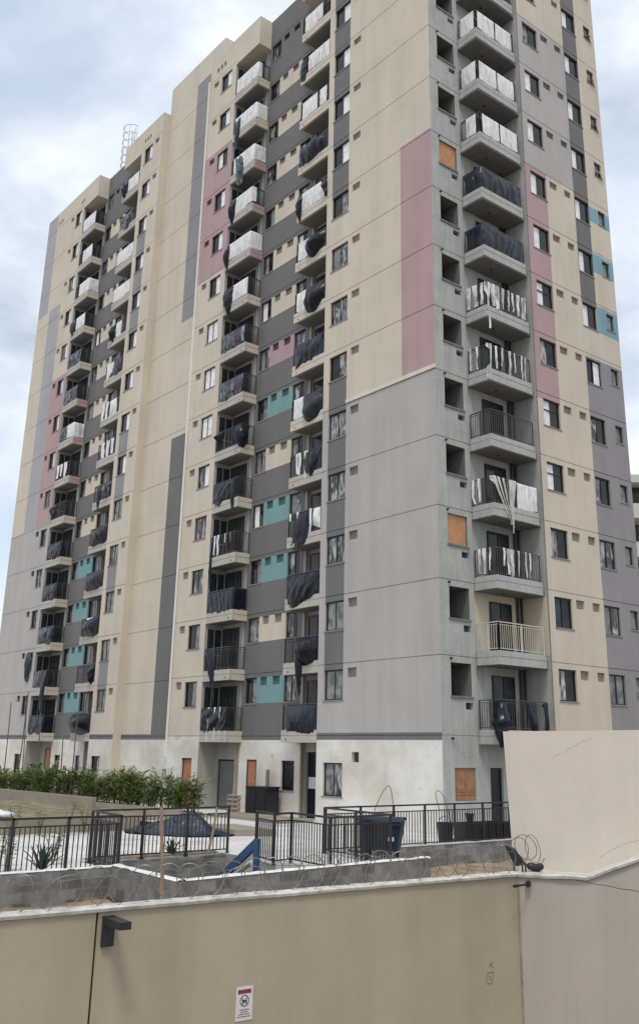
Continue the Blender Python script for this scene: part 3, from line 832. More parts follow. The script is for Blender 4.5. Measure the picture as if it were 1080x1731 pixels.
WHERE = {'A': 'of column beside white downpipe', 'B': 'of column nearest the corner', 'C': 'of far left column',
         'D': 'of column left of cream strip', 'R': 'of raw concrete right face'}
GROUP = 'plastic sheets hung over the balcony railings'
def lab(what, k, c):
    fl_ = ORD[k] + ' balcony' + ('' if k in (0, 13) else ' up')
    return f'{what} {fl_} {WHERE[c]}'
seedc = [0]
FR = {'A': (0, 2.29), 'B': (.82, 3.18), 'C': (0, 2.17), 'D': (.82, 3.26), 'R': (1.04, 3.64)}
def T(c, k, style, what, s0, s1, mat=None, drop=None, **kw):
    """s0, s1 are fractions of the front rail; below 0 or above 1 wraps round the open side"""
    seedc[0] += 1; sd = seedc[0] * 1.37
    f0, f1 = FR[c]; a = f0 + (f1 - f0) * s0; b = f0 + (f1 - f0) * s1
    tot = sum((Vector(PATHS[c][i + 1]) - Vector(PATHS[c][i])).length for i in range(2))
    a = max(a, .02); b = min(b, tot - .02)
    P = dict(sheet=dict(bulge=.03, amp=.022, lam=.55, wtop=1, wbot=1, rag=.05, sag=.02, drop=(1.0, 1.0), mat=SHEET),
             tarp=dict(bulge=.10, amp=.045, lam=.42, wtop=1, wbot=.97, rag=.14, sag=.06, drop=(1.0, 1.05), mat=TARP),
             bunch=dict(bulge=.30, amp=.085, lam=.36, rnd=.35, wtop=1, wbot=.78, rag=.3, sag=.08, drop=(1.15, 1.3), mat=TARP),
             balloon=dict(bulge=.42, amp=.045, lam=.6, wtop=1, wbot=1, rag=.10, sag=.04, drop=(1.12, 1.12), mat=TARP, bpow=.9),
             tail=dict(bulge=.10, amp=.06, lam=.2, wtop=1, wbot=.35, rag=.2, sag=.05, drop=(2.1, 2.3), mat=TARP))[style]
    P.update(kw)
    if drop: P['drop'] = drop if isinstance(drop, tuple) else (drop, drop)
    if mat: P['mat'] = mat
    o = cloth('plastic_sheet', PATHS[c], a, b, k * H + RT, P['drop'], P['bulge'], P['amp'], P['lam'], P['wtop'], P['wbot'], P['mat'], sd, P['rag'], P['sag'], rnd=P.get('rnd', 0),
              bpow=P.get('bpow', 1.0), swing=P.get('swing', 0))
    tag(o, lab(what, k, c), 'plastic sheet', GROUP)
    return o
def ST(c, k, what, spec, mat=None):
    f0, f1 = FR[c]; seedc[0] += 1
    o = strips('plastic_strips', PATHS[c], [(max(.03, f0 + (f1 - f0) * q[0]),) + tuple(q[1:]) for q in spec], k * H + RT, mat or SHEET, seedc[0] * 2.1)
    tag(o, lab(what, k, c), 'plastic strips', GROUP)
WS = 'white sheet over'; BK = 'black plastic over'
# column A
T('A', 0, 'tarp', 'sagging black plastic across', .02, .98, drop=(1.12, 1.0), bulge=.05, amp=.06, rag=.1)
ST('A', 0, 'white strips below black plastic on', [(.3, .08, 1.55), (.55, .10, 1.5), (.75, .07, 1.4)])
T('A', 1, 'tail', 'long black tail from left of', .0, .42, drop=(1.3, 2.7), swing=.35, wbot=.5)
T('A', 2, 'tarp', 'black plastic stretched round', .02, 1.3, bulge=.03, amp=.04, drop=(1.15, 1.0), rag=.08)
T('A', 3, 'tail', 'narrow black strip dangling left of', .0, .12, drop=(2.4, 2.7), wbot=.7)
ST('A', 3, 'thin white strips hung on', [(.18, .1, 1.0), (.32, .14, 1.05), (.6, .06, .5), (.8, .05, .5)])
T('A', 4, 'tarp', 'low slung black plastic left of', .0, .75, drop=(1.25, .95), bulge=.10, amp=.06)
T('A', 4, 'tail', 'black corner scrap hanging from', .72, .9, drop=(1.3, 1.5), wbot=.8)
T('A', 5, 'bunch', 'dark bundle at left end of', .0, .30, drop=(.5, .7))
T('A', 5, 'bunch', 'dark bundle at right corner of', .8, 1.2, drop=(.9, 1.2))
T('A', 6, 'tarp', 'grey glint streaked dark plastic over', .03, .98, mat=MIXED, drop=(1.05, 1.0), amp=.06)
T('A', 7, 'tarp', 'glint streaked dark plastic draped on', .02, .98, mat=MIXED, drop=(1.1, .95), amp=.06)
T('A', 8, 'sheet', WS, .38, .99)
T('A', 8, 'bunch', 'black bundle left of white sheet on', -.0, .40, drop=(1.3, 1.5))
T('A', 9, 'sheet', 'white sheet wrapped round', .10, 1.35)
T('A', 9, 'bunch', 'black bundle low at left of', .0, .14, drop=(1.5, 1.7))
T('A', 10, 'sheet', WS, .16, 1.1, drop=(1.2, .9))
T('A', 10, 'bunch', 'black plastic heap above white sheet on', .05, .34, drop=(1.5, 1.3))
T('A', 11, 'sheet', 'white sheet wrapped round', .12, 1.33, drop=(1.2, .95))
T('A', 11, 'tail', 'dark rag cluster hung below', .18, .62, drop=(1.7, 1.9), mat=MIXED, wbot=.7)
T('A', 12, 'sheet', 'white sheet wrapped round', .08, 1.36)
T('A', 12, 'tail', 'black plastic drape falling below', .05, .36, drop=(2.1, 1.5), wbot=.6)
T('A', 13, 'sheet', 'white sheet wrapped round', .06, 1.1)
# column B
T('B', 0, 'balloon', 'taut dark plastic across', .12, .99, mat=TARPD, bulge=.14, amp=.03, lam=.3, drop=(1.12, 1.12))
T('B', 1, 'balloon', 'ballooning black plastic right of', .35, .99, drop=(1.25, 1.15), bulge=.46, rnd=.25, amp=.06)
T('B', 1, 'tail', 'pointed black tail hanging from', .30, .58, drop=(2.2, 2.3), bulge=.2)
T('B', 2, 'tarp', 'drooping black plastic across', .0, .99, drop=(1.5, 1.0), bulge=.14, amp=.05)
T('B', 3, 'tail', 'black plastic hanging left of', .1, .62, drop=(1.5, 1.4), wbot=1.0)
T('B', 3, 'sheet', 'white sheet bunched right of', .76, .98, bulge=.15, drop=(.75, .95))
ST('B', 3, 'white scraps between black plastic on', [(.03, .12, .35), (.28, .14, .45), (.68, .2, 1.1)])
T('B', 4, 'bunch', 'black bundle hung right of', .45, .99, drop=(1.2, .9), bulge=.14, swing=-.15)
ST('B', 4, 'white strips left of bundle on', [(.2, .16, 1.0), (.3, .14, 1.05), (.5, .3, 1.3)])
T('B', 5, 'balloon', 'bulging black plastic right of', .36, .99, mat=TARPD, drop=(1.4, 1.25), bulge=.34, rnd=.3, amp=.06, bpow=1.4)
T('B', 5, 'sheet', 'white sheet left half of', .05, .36, amp=.04)
T('B', 6, 'tarp', 'grey folded plastic slanting on', .0, .9, mat=TARPD, drop=(1.3, .9), bulge=.12, amp=.08)
T('B', 7, 'balloon', 'swollen black bundle right of', .34, .99, drop=(1.6, 1.2), bulge=.46, amp=.08, rnd=.35, bpow=1.4)
T('B', 7, 'sheet', 'white sheet left half of', .04, .36)
T('B', 8, 'balloon', 'swollen black bundle right of', .36, .99, drop=(1.35, 1.0), bulge=.50, amp=.08, rnd=.35, bpow=1.2)
T('B', 8, 'sheet', 'white sheet left half of', .04, .40)
T('B', 9, 'sheet', 'white sheet across', .12, .88)
T('B', 9, 'bunch', 'black strip at left end of', .0, .13, drop=(1.4, 1.5))
T('B', 9, 'bunch', 'black corner flap right end of', .84, 1.0, drop=(.5, 1.2), swing=.12)
T('B', 10, 'balloon', 'bulging dark plastic across', .0, .99, mat=TARPD, bulge=.32, amp=.09, lam=.4, drop=(1.2, 1.0))
T('B', 11, 'sheet', WS, .04, .58)
T('B', 11, 'sheet', 'small white sheet right of', .66, .9)
T('B', 12, 'sheet', 'paired white sheets over', .22, .97)
T('B', 12, 'tarp', 'black strip curling left of', -.2, .16, drop=(1.3, 1.5))
T('B', 13, 'sheet', WS, .05, .7)
# column C
T('C', 0, 'tarp', 'glossy black plastic covering', .02, 1.3, drop=1.08, bulge=.04)
T('C', 1, 'tarp', 'glint streaked dark plastic left of', .02, .66, mat=MIXED)
T('C', 1, 'tail', 'long black tail right of', .62, .95, drop=(2.4, 2.7), wbot=.8)
T('C', 2, 'tarp', 'dark plastic left of', .02, .6, mat=MIXED)
T('C', 2, 'tarp', 'smooth grey plastic right of', .62, 1.2, mat=TARPD, drop=(1.2, .9))
T('C', 3, 'tarp', BK, .02, .98)
T('C', 4, 'tarp', BK, .02, 1.05, amp=.07)
T('C', 5, 'bunch', 'black scrap at left end of', .02, .28, drop=(.9, 1.0), mat=MIXED)
ST('C', 6, 'white sheets in pieces over', [(.15, .45, .95), (.42, .3, .9), (.75, .5, 1.1)])
T('C', 7, 'sheet', 'white sheet round right corner of', .55, 1.35)
T('C', 7, 'tarp', 'dark plastic left half of', .02, .55, mat=MIXED)
T('C', 8, 'tarp', 'glint streaked dark plastic across', .02, .98, mat=MIXED, amp=.07)
T('C', 9, 'tarp', 'glint streaked dark plastic across', .02, .98, mat=MIXED, amp=.07)
T('C', 10, 'sheet', 'white sheet right part of', .34, .99)
T('C', 10, 'bunch', 'dark plastic left end of', .02, .30, mat=MIXED, drop=(1.2, 1.1))
T('C', 11, 'sheet', 'white sheet wrapped round', .3, 1.35)
T('C', 12, 'sheet', 'white sheet wrapped round', .3, 1.0)
T('C', 13, 'sheet', 'white sheet wrapped round', .06, 1.0)
# column D
T('D', 0, 'balloon', 'big ballooning black plastic over', -.05, .99, bulge=.60, mat=TARP, amp=.02, bpow=.8)
T('D', 1, 'bunch', 'black bundle right end of', .68, .99, drop=(1.2, 1.3))
T('D', 2, 'balloon', 'bulging black plastic over', .08, .99, bulge=.34)
T('D', 2, 'sheet', 'small white cap over', .25, .62, drop=(.28, .3), bulge=.12)
T('D', 3, 'balloon', 'bulging black plastic over', .05, .99, bulge=.34, mat=TARPD)
T('D', 4, 'balloon', 'bulging black plastic over', .1, .99, bulge=.30)
T('D', 5, 'bunch', 'tangled black bundle right of', .45, 1.0, drop=(.9, 1.1), mat=MIXED)
T('D', 5, 'tail', 'black rag tail left of', .10, .45, drop=(1.6, 1.5))
ST('D', 6, 'white sheets over', [(.25, .5, 1.05), (.55, .4, 1.1), (.82, .45, 1.0)])
T('D', 7, 'sheet', 'creased white sheet right of', .45, .85, amp=.06, bulge=.1, drop=(1.3, 1.1))
ST('D', 7, 'white scraps below left of', [(.05, .4, 1.25), (.3, .3, 1.2)])
T('D', 8, 'sheet', 'white sheet slanting left of', .05, .45, drop=(1.2, .6))
T('D', 8, 'tarp', 'black plastic right of', .4, .99)
T('D', 9, 'sheet', 'white sheet middle of', .38, .7, drop=(1.0, 1.2), amp=.05)
T('D', 9, 'bunch', 'black bundle left of', .05, .36)
T('D', 10, 'sheet', WS, .02, .97)
T('D', 11, 'sheet', WS, .04, .97)
T('D', 12, 'bunch', 'dark bundle over', .0, .75, mat=MIXED, bulge=.15)
T('D', 13, 'sheet', WS, .3, .95)
T('D', 13, 'bunch', 'black strip left end of', .0, .25)
# right face
T('R', 0, 'bunch', 'black drape left corner of', -.12, .10, drop=(1.25, 1.35))
T('R', 0, 'tail', 'black drape mid rail of', .50, .72, drop=(1.15, 1.2), wbot=.7, swing=.2)
T('R', 0, 'tail', 'thin black drape right end of', .90, .99, drop=(1.1, 1.1), wbot=.8)
ST('R', 2, 'white torn strips on', [(-.3, .12, .95), (-.2, .16, 1.0), (-.08, .10, .9), (.16, .10, .7), (.26, .16, 1.0), (.36, .22, 1.05), (.5, .12, 1.0), (.66, .16, 1.0), (.74, .12, 1.0)], VEIL)
T('R', 3, 'sheet', 'white sheet right half of', .52, .99, drop=(1.05, 1.0))
ST('R', 3, 'gathered white sheet tied to a point on', [(.0, .26, 1.75, .98), (.10, .22, 1.72, .72), (.20, .14, 1.7, .46), (.38, .30, 1.8, .0), (.46, .24, 1.0, -.05), (.40, .12, 2.15, -.02)], GATHER)
ST('R', 3, 'white strips left side of', [(-.38, .14, 1.0), (-.25, .12, .95)])
ST('R', 5, 'white torn strips on', [(-.35, .10, .95), (-.2, .12, 1.0), (.02, .12, 1.5), (.16, .12, 1.0), (.32, .07, .8), (.5, .18, 1.25), (.62, .08, .9), (.78, .14, 1.1), (.86, .10, 1.1)], VEIL)
ST('R', 6, 'many white strips with long tail on', [(-.36, .3, 1.0), (-.2, .3, 1.0), (-.06, .2, 1.0), (.03, .15, 2.1), (.14, .28, 1.0), (.26, .32, 1.1), (.40, .2, 1.0), (.52, .16, .95), (.62, .14, .9), (.74, .22, 1.0), (.9, .3, 1.05)], VEIL)
T('R', 7, 'tarp', 'black plastic wrapped round', -.36, .98, mat=TARPD, bulge=.06, amp=.06, drop=1.0, rag=.05)
T('R', 8, 'tarp', 'black plastic wrapped round', -.36, .98, mat=TARPD, bulge=.07, amp=.06, drop=1.0, rag=.05)
T('R', 9, 'sheet', 'white sheet left part of', .06, .48)
T('R', 9, 'sheet', 'white sheet right part of', .52, .96)
T('R', 9, 'sheet', 'narrow white sheet round side of', -.28, -.06)
for k in (10, 11):
    T('R', k, 'sheet', 'white sheet on side rail of', -.34, -.03)
    T('R', k, 'sheet', 'white sheet left front of', .03, .47)
    T('R', k, 'sheet', 'white sheet right front of', .50, .93)
T('R', 12, 'tarp', 'dark plastic over', .0, .98)

PATHS['w'] = [(-38.42, -.05), (-37.42, -.05)]
o = cloth('plastic_sheet', PATHS['w'], .02, .95, H + 2.5, (1.75, 1.85), .12, .06, .3, .95, .7, TARP, 5.5, rag=.1, rnd=.1)
tag(o, 'black plastic hanging out of a far left window of second storey', 'plastic sheet')

# ------------------------------------------------------------------ roof ladder
mb = MB(); cx, cy = -34.7, 2.4
for dx in (-.25, .25): mb.tube([(cx + dx, cy, 41.0), (cx + dx, cy, 45.9)], .03, 6)
for i in range(14): mb.tube([(cx - .25, cy, 41.2 + .33 * i), (cx + .25, cy, 41.2 + .33 * i)], .018, 5)
lad = mb.build('roof_ladder', LADDER); lad.data.name = 'roof_ladder'
tag(lad, 'caged steel ladder rising above the left wing roof parapet', 'ladder')
mb = MB()
for i in range(6):
    z = 42.4 + .68 * i
    mb.tube([(cx + .62 * math.cos(a) * 1.15, cy - .05 - .75 * math.sin(a), z) for a in [math.pi * j / 12 for j in range(13)]], .026, 5)
for a in (.0, .25, .5, .75, 1.0):
    a *= math.pi; mb.tube([(cx + .62 * math.cos(a) * 1.15, cy - .05 - .75 * math.sin(a), 42.4), (cx + .62 * math.cos(a) * 1.15, cy - .05 - .75 * math.sin(a), 45.8)], .02, 5)
o = mb.build('safety_cage', LADDER, lad)
mb = MB(); mb.tube([(-33.0, .9, 40.7), (-33.0, .9, 42.6)], .02, 5); mb.tube([(-33.25, .9, 42.2), (-32.75, .9, 42.2)], .012, 5); mb.tube([(-33.2, .9, 41.8), (-32.8, .9, 41.8)], .012, 5)
tag(mb.build('roof_antenna', LADDER), 'thin metal antenna on the left wing roof below the ladder', 'antenna')

# ------------------------------------------------------------------ distant building at the right edge
far = thing('distant_building', 'pale apartment block with balconies far behind the tower at right edge', 'apartment building', (-14.1, 34.3, -4), R(51.5))
mb = MB(); FLH = 2.9; NFL = 8
mb.box(0, 24, 1.6, 14, 0, 23.1); mb.box(0, .5, 0, 1.6, 0, 23.1); mb.box(0, 24, .0, 1.6, 22.8, 23.4)
mb.build('wall', FARB, far)
for i in range(NFL):
    for j in range(4):
        mb = MB(); mb.box(.5 + j * 6, 4.4 + j * 6, .05, 1.6, i * FLH - .2, i * FLH + .9); mb.build('balcony', FARB, far)
    for j in range(4):
        mb = MB(); mb.box(.9 + j * 6, 4.0 + j * 6, 1.5, 1.598, i * FLH + .9, i * FLH + 2.5); mb.build('window', GLASSB, far)

# ------------------------------------------------------------------ the ground
mb = MB(); mb.quad((-600, -600, -5.6), (600, -600, -5.6), (600, 600, -5.6), (-600, 600, -5.6)); struct('ground', mb, GROUND)
mb = MB()
YB = 16
mb.prism([(-70, -60), (2.95, -60), (2.95, -13.8), (-70, -13.8)], -5.5, GZ)
mb.prism([(-70, -13.8), (.9, -13.8), (.9, -9.6), (-70, -9.6)], -5.5, GZ)
mb.prism([(-70, -9.6), (2.3, -9.6), (2.3, YB + 30), (-70, YB + 30)], -5.5, GZ)
mb.prism([(2.3, -9.6), (2.95, -9.85), (4.0, -10.05), (3.95, -9.5), (5.72, -9.65), (5.55, -6.5), (2.3, -6.4)], -5.5, GZ)
struct('yard_paving', mb, PAVE)
mb = MB()       # brown earth along the foot of the railings
for x0, x1, y0, y1 in ((2.35, 2.94, -40, -13.85), (.42, .89, -13.5, -9.7)):
    mb.grid(lambda u, v: (x0 + (x1 - x0) * (u if 0 < v < 1 else .5 + (u - .5) * .98), y0 + (y1 - y0) * v, GZ + (.012 if u in (0, 1) else .05 + .05 * fbm((u * 3, (y0 + (y1 - y0) * v) * 2.5, 6)))), 6, int((y1 - y0) / .12))
struct('earth_strip', mb, SOIL, smooth=True)
mb = MB()       # low step in front of the tower
mb.prism([(-12, -1.9), (-7.0, -1.9), (-7.0, -.15), (-12, -.15)], GZ + .001, GZ + .12)
mb.prism([(-6.6, -7.2), (-3.2, -6.4), (-2.6, -5.2), (-5.4, -5.0)], GZ + .001, GZ + .20)
struct('paving_step', mb, PLANTW)
mb = MB()
def soil(x0, x1, y0, y1, z=-3.88):
    nx, ny = max(2, int((x1 - x0) / .35)), max(2, int((y1 - y0) / .35))
    mb.grid(lambda u, v: (x0 + (x1 - x0) * u, y0 + (y1 - y0) * v, z + .09 * fbm((x0 + (x1 - x0) * u, y0 + (y1 - y0) * v, 2))), nx, ny)
soil(3.0, 13.05, -40, -14.2); soil(6.0, 13.05, -14.2, -6.4); soil(2.4, 13.3, -6.4, 12)
struct('soil', mb, SOIL, smooth=True)
# ---- block walls round the yard
def block_wall(name, pts, z0, z1, th, label, cap=None, group=None):
    root = thing(name, label, 'wall', (pts[0][0], pts[0][1], z0), 0, group)
    ox, oy = pts[0]
    b = MB(); c = MB()
    for i in range(len(pts) - 1):
        a, d = Vector(pts[i]), Vector(pts[i + 1]); t = (d - a).normalized(); n = Vector((-t.y, t.x)) * th / 2
        if i > 0: a = a + t * th / 2 * .98
        if i < len(pts) - 2: d = d + t * th / 2
        q = [a - n, d - n, d + n, a + n]
        b.prism([(p.x - ox, p.y - oy) for p in q], 0, z1 - z0)
        if cap:
            L = (d - a).length; m = max(2, int(L / .18))
            def fn(u, v):
                p = a.lerp(d, u); w = n * 1.12 * (2 * v - 1)
                e = 1 if 0 < v < 1 else 0
                return (p.x + w.x - ox, p.y + w.y - oy, z1 - z0 + .004 + (.03 + .022 * fbm((u * L * 3, v, i))) * e)
            c.grid(fn, m, 4)
    b.build('masonry', BLOCK, root)
    if cap: c.build('mortar_cap', cap, root, smooth=True)
    return root
block_wall('block_wall', [(3.06, -45), (3.06, -13.75)], -4.6, GZ + .10, .2, 'grey concrete block wall below the left black railing', MORTAR)
block_wall('block_wall', [(1.0, -13.6), (1.0, -9.55)], -5.4, GZ - .03, .18, 'block wall at back of pit under middle black railing')
block_wall('block_wall', [(2.42, -6.3), (2.42, 14)], -4.6, GZ + .03, .2, 'rough grey block wall under the right hand black railing', CONC)
block_wall('block_wall', [(3.17, -13.95), (6.25, -14.12), (5.85, -9.6), (5.68, -6.45)], -4.6, GZ + .13, .2, 'block wall with white mortar cap bounding the stair pit', MORTAR)

# ------------------------------------------------------------------ black yard railings
def yard_rail(pts, label, z=GZ, h=1.18, posts=None, gap=.115):
    root = thing('metal_railing', label, 'railing', (pts[0][0], pts[0][1], z), 0, 'black railings round the yard')
    ox, oy = pts[0]; bb = MB()
    for i in range(len(pts) - 1):
        a, d = Vector(pts[i]) - Vector((ox, oy)), Vector(pts[i + 1]) - Vector((ox, oy)); L = (d - a).length
        P = lambda t, zz: (a.x + (d.x - a.x) * t, a.y + (d.y - a.y) * t, zz)
        bb.bar(P(0, h), P(1, h), .055, .045); bb.bar(P(0, h - .17), P(1, h - .17), .03); bb.bar(P(0, .10), P(1, .10), .03)
        n = max(2, int(L / gap))
        for j in range(1, n): bb.bar(P(j / n, .10), P(j / n, h - .17), .020)
        m = max(1, round(L / 1.35))
        for j in range(m + (1 if i == len(pts) - 2 else 0)):
            q = P(j / m, 0); pb = MB(); pb.bar((q[0], q[1], -.02), (q[0], q[1], h + .02), .055)
            pb.box(q[0] - .05, q[0] + .05, q[1] - .05, q[1] + .05, -.01, .01); pb.build('post', DARKM, root)
    bb.build('balustrade', DARKM, root)
    return root
yard_rail([(3.05, -24.2), (3.05, -13.85), (1.05, -13.6)], 'black railing at left with agave behind it')
yard_rail([(1.02, -13.45), (1.0, -9.5)], 'black railing in front of the dark tarp heap')
yard_rail([(2.85, -9.85), (4.0, -10.12), (3.88, -9.5), (5.7, -9.7), (5.52, -7.6), (2.5, -7.3)], 'zigzag black railing on terrace beside the blue stair beam')
yard_rail([(2.42, -7.2), (2.42, 3.2)], 'long black railing on block wall before the white corner')

# ------------------------------------------------------------------ blue beam rising from the pit
bl = thing('stair_frame', 'blue painted steel stair frame with white side panel rising from pit', 'stair', (2.6, -10.4, -5.4))
mb = MB(); P = lambda x, z: (x - 2.6, 0, z + 5.4)
def slant(b, x0, z0, x1, z1, wid, y0, y1, mi=0):
    d = Vector((x1 - x0, z1 - z0)).normalized(); n = Vector((-d.y, d.x)) * wid
    pts = [(x0, z0), (x1, z1), (x1 + n.x, z1 + n.y), (x0 + n.x, z0 + n.y)]
    f = [(p[0] - 2.6, y0, p[1] + 5.4) for p in pts]; g = [(p[0] - 2.6, y1, p[1] + 5.4) for p in pts]
    b.poly(f, mi); b.poly(g[::-1], mi)
    for i in range(4): b.quad(f[i], g[i], g[(i + 1) % 4], f[(i + 1) % 4], mi)
slant(mb, 1.4, -4.30, 3.60, -2.92, .20, 0, .10); mb.box(3.52 - 2.6, 3.68 - 2.6, .002, .098, -4.6 + 5.4, -2.72 + 5.4)
mb.build('beam', STEELB, bl)
mb = MB(); f = [(2.0, -4.2), (3.52, -4.2), (3.52, -2.99), (2.0, -3.93)]
mb.poly([(a - 2.6, .06, z + 5.4) for a, z in f]); mb.poly([(a - 2.6, .10, z + 5.4) for a, z in f][::-1]); mb.build('side_panel', SACK, bl)
mb = MB(); slant(mb, 2.5, -3.85, 3.45, -3.35, .07, -.05, .0); mb.build('plank', ROD, bl)

# ------------------------------------------------------------------ yard objects
def heap():
    b = MB(); rr = random.Random(5)
    def fn(u, v):
        a = 2 * math.pi * u; r = v
        x = 2.0 * r * math.cos(a) * (1 + .15 * math.sin(3 * a)); y = 1.15 * r * math.sin(a) * (1 + .2 * math.cos(2 * a))
        prof = max(0, 1 - r ** 2) * .16 + sum(hh * math.exp(-((x - px) ** 2 + (y - py) ** 2) / ww) for px, py, hh, ww in ((.75, .1, .42, .30), (.1, -.2, .26, .22), (1.2, -.15, .24, .10), (-.7, .15, .16, .25))) * max(0, 1 - r ** 4)
        z = prof + .17 * (1 - .5 * r) * abs(fbm((x * 2.1, y * 2.1, 4), 4)) + .02
        return (x, y, max(z, .012 + .02 * abs(fbm((x * 4, y * 4, 1)))))
    b.grid(fn, 64, 26)
    return b
o = heap().build('tarp_heap', HEAPM, None, (-5.0, -7.7, GZ), R(25), smooth=True)
tag(o, 'crumpled dark blue plastic heap on the white paving behind railing', 'tarp')
d = thing('waste_container', 'dark blue wheeled waste container behind the zigzag railing', 'waste container', (4.55, -7.0, GZ), R(38)); d.scale = (.88, .88, .9)
mb = MB(); k = len(mb.v)
w0, w1, d0, d1, zb, zt = .50, .64, .34, .42, .28, 1.06
mb.v += [(-w0, -d0, zb), (w0, -d0, zb), (w0, d0, zb), (-w0, d0, zb), (-w1, -d1, zt), (w1, -d1, zt), (w1, d1, zt), (-w1, d1, zt)]
for f in ((3, 2, 1, 0), (4, 5, 6, 7), (0, 1, 5, 4), (1, 2, 6, 5), (2, 3, 7, 6), (3, 0, 4, 7)): mb.f.append(f); mb.m.append(0)
mb.box(-w1 - .04, w1 + .04, -d1 - .05, -d1 + .02, zt - .10, zt - .02)
for x in (-.3, 0, .3): mb.box(x - .03, x + .03, -d1 - .012, -d1 + .05, zb + .12, zt - .12)
mb.build('body', DUMPM, d)
mb = MB(); mb.grid(lambda u, v: (-w1 - .05 + (2 * w1 + .1) * u, -d1 - .06 + (2 * d1 + .1) * v, zt + .01 + .12 * math.sin(math.pi * v)), 6, 8); mb.build('lid', DUMPM, d, smooth=True)
for x in (-.42, .42):
    for y in (-.28, .28):
        b = MB(); b.tube([(x - .03, y, .13), (x + .03, y, .13)], .125, 12); b.bar((x, y, .13), (x, y, .3), .05); b.build('wheel', BLACKP, d)
mb = MB(); mb.box(.22, .31, -d1 - .02, -d1 - .005, .55, .66); mb.box(.34, .42, -d1 - .02, -d1 - .005, .55, .66); mb.build('sticker', SIGNW, d)
def tub(name, label, cat, loc, w, dp, h, m, rz=0, ribs=True):
    b = MB(); t = .04
    b.box(-w / 2, w / 2, -dp / 2, dp / 2, 0, t); b.box(-w / 2, w / 2, -dp / 2, -dp / 2 + t, t, h); b.box(-w / 2, w / 2, dp / 2 - t, dp / 2, t, h)
    b.box(-w / 2, -w / 2 + t, -dp / 2 + t, dp / 2 - t, t, h); b.box(w / 2 - t, w / 2, -dp / 2 + t, dp / 2 - t, t, h)
    b.box(-w / 2 - .04, w / 2 + .04, -dp / 2 - .04, -dp / 2, h - .07, h); b.box(-w / 2 - .04, w / 2 + .04, dp / 2, dp / 2 + .04, h - .07, h)
    b.box(-w / 2 - .05, w / 2 + .05, -dp / 2 - .05, dp / 2 + .05, -.04, .0)
    if ribs:
        n = max(2, int(w / .35))
        for i in range(n + 1): x = -w / 2 + w * i / n; b.box(x - .02, x + .02, -dp / 2 - .03, -dp / 2, .02, h - .08)
    return tag(b.build(name, m, None, loc, rz), label, cat)
tub('mortar_trough', 'long dark mortar trough behind railing near the wood shutter', 'trough', (1.85, -.1, GZ + .06), 2.1, .55, .5, BLACKP, R(88))
def bucket(label, loc, r, h, m, handle=True):
    root = thing('bucket', label, 'bucket', loc)
    b = MB(); N = 18
    rings = [(r * .78, 0), (r, h), (r * 1.06, h), (r * 1.06, h - .04), (r * .98, h - .04)]
    b.grid(lambda u, v: (lambda q: (q[0] * math.cos(2 * math.pi * u), q[0] * math.sin(2 * math.pi * u), q[1]))(rings[min(4, int(v * 4 + .5))]), N, 4)
    b.poly([(r * .78 * math.cos(2 * math.pi * i / N), r * .78 * math.sin(2 * math.pi * i / N), .02) for i in range(N)])
    b.build('body', m, root)
    if handle:
        c = MB(); c.tube([(r * math.cos(a), 0, h - .03 + .8 * r * math.sin(a)) for a in [math.pi * j / 10 for j in range(11)]], .012, 5); c.build('handle', ROD, root)
bucket('dark bin standing behind the railing below the white corner', (1.9, -1.9, GZ), .27, .60, BLACKP)
bucket('small black bucket set on the end of the trough', (1.9, -.75, GZ + .58), .14, .26, BLACKP)
c = thing('storage_cabinet', 'black two-sided box standing beside the brown door', 'cabinet', (-10.95, .15, GZ), R(8))
mb = MB(); mb.box(-.62, .62, -.38, .38, .06, 1.14); mb.box(-.66, .66, -.42, .42, 1.14, 1.2); mb.box(-.58, .58, -.34, .34, 0, .06); mb.build('body', BLACKP, c)
for s in (-1, 1):
    mb = MB(); mb.box(*sorted((s * .03, s * .58)), -.405, -.381, .12, 1.08); mb.build('door', BLACKP, c)
mb = MB(); mb.box(-11.32, -11.12, .55, .61, -2.1, -1.42); mb.bar((-11.22, .66, GZ), (-11.22, .60, -1.5), .06)
tag(mb.build('grey_plank', DOORG), 'grey plank leaning behind the black box', 'plank')
# stack of hollow blocks
b0 = MB(); w, dp, h = .39, .19, .19
for z0, z1 in ((0, .03), (.16, .19)): b0.box(-w / 2, w / 2, -dp / 2, dp / 2, z0, z1)
for x in (-w / 2, -.015, w / 2 - .03): b0.box(x, x + .03, -dp / 2, dp / 2, .03, .16)
b0.box(-w / 2 + .03, w / 2 - .03, dp / 2 - .03, dp / 2 - .001, .03, .16)
bm_ = b0.mesh('hollow_block', BRICK)
for r_ in range(4):
    for q in range(2):
        tag(put('hollow_block', bm_, None, (-13.35 + .41 * q + .02 * (r_ % 2), .15, GZ + .192 * r_), R(2 * (r_ % 2))), 'hollow concrete block in the pile between grey and brown doors', 'concrete block', 'hollow blocks piled by the grey door')
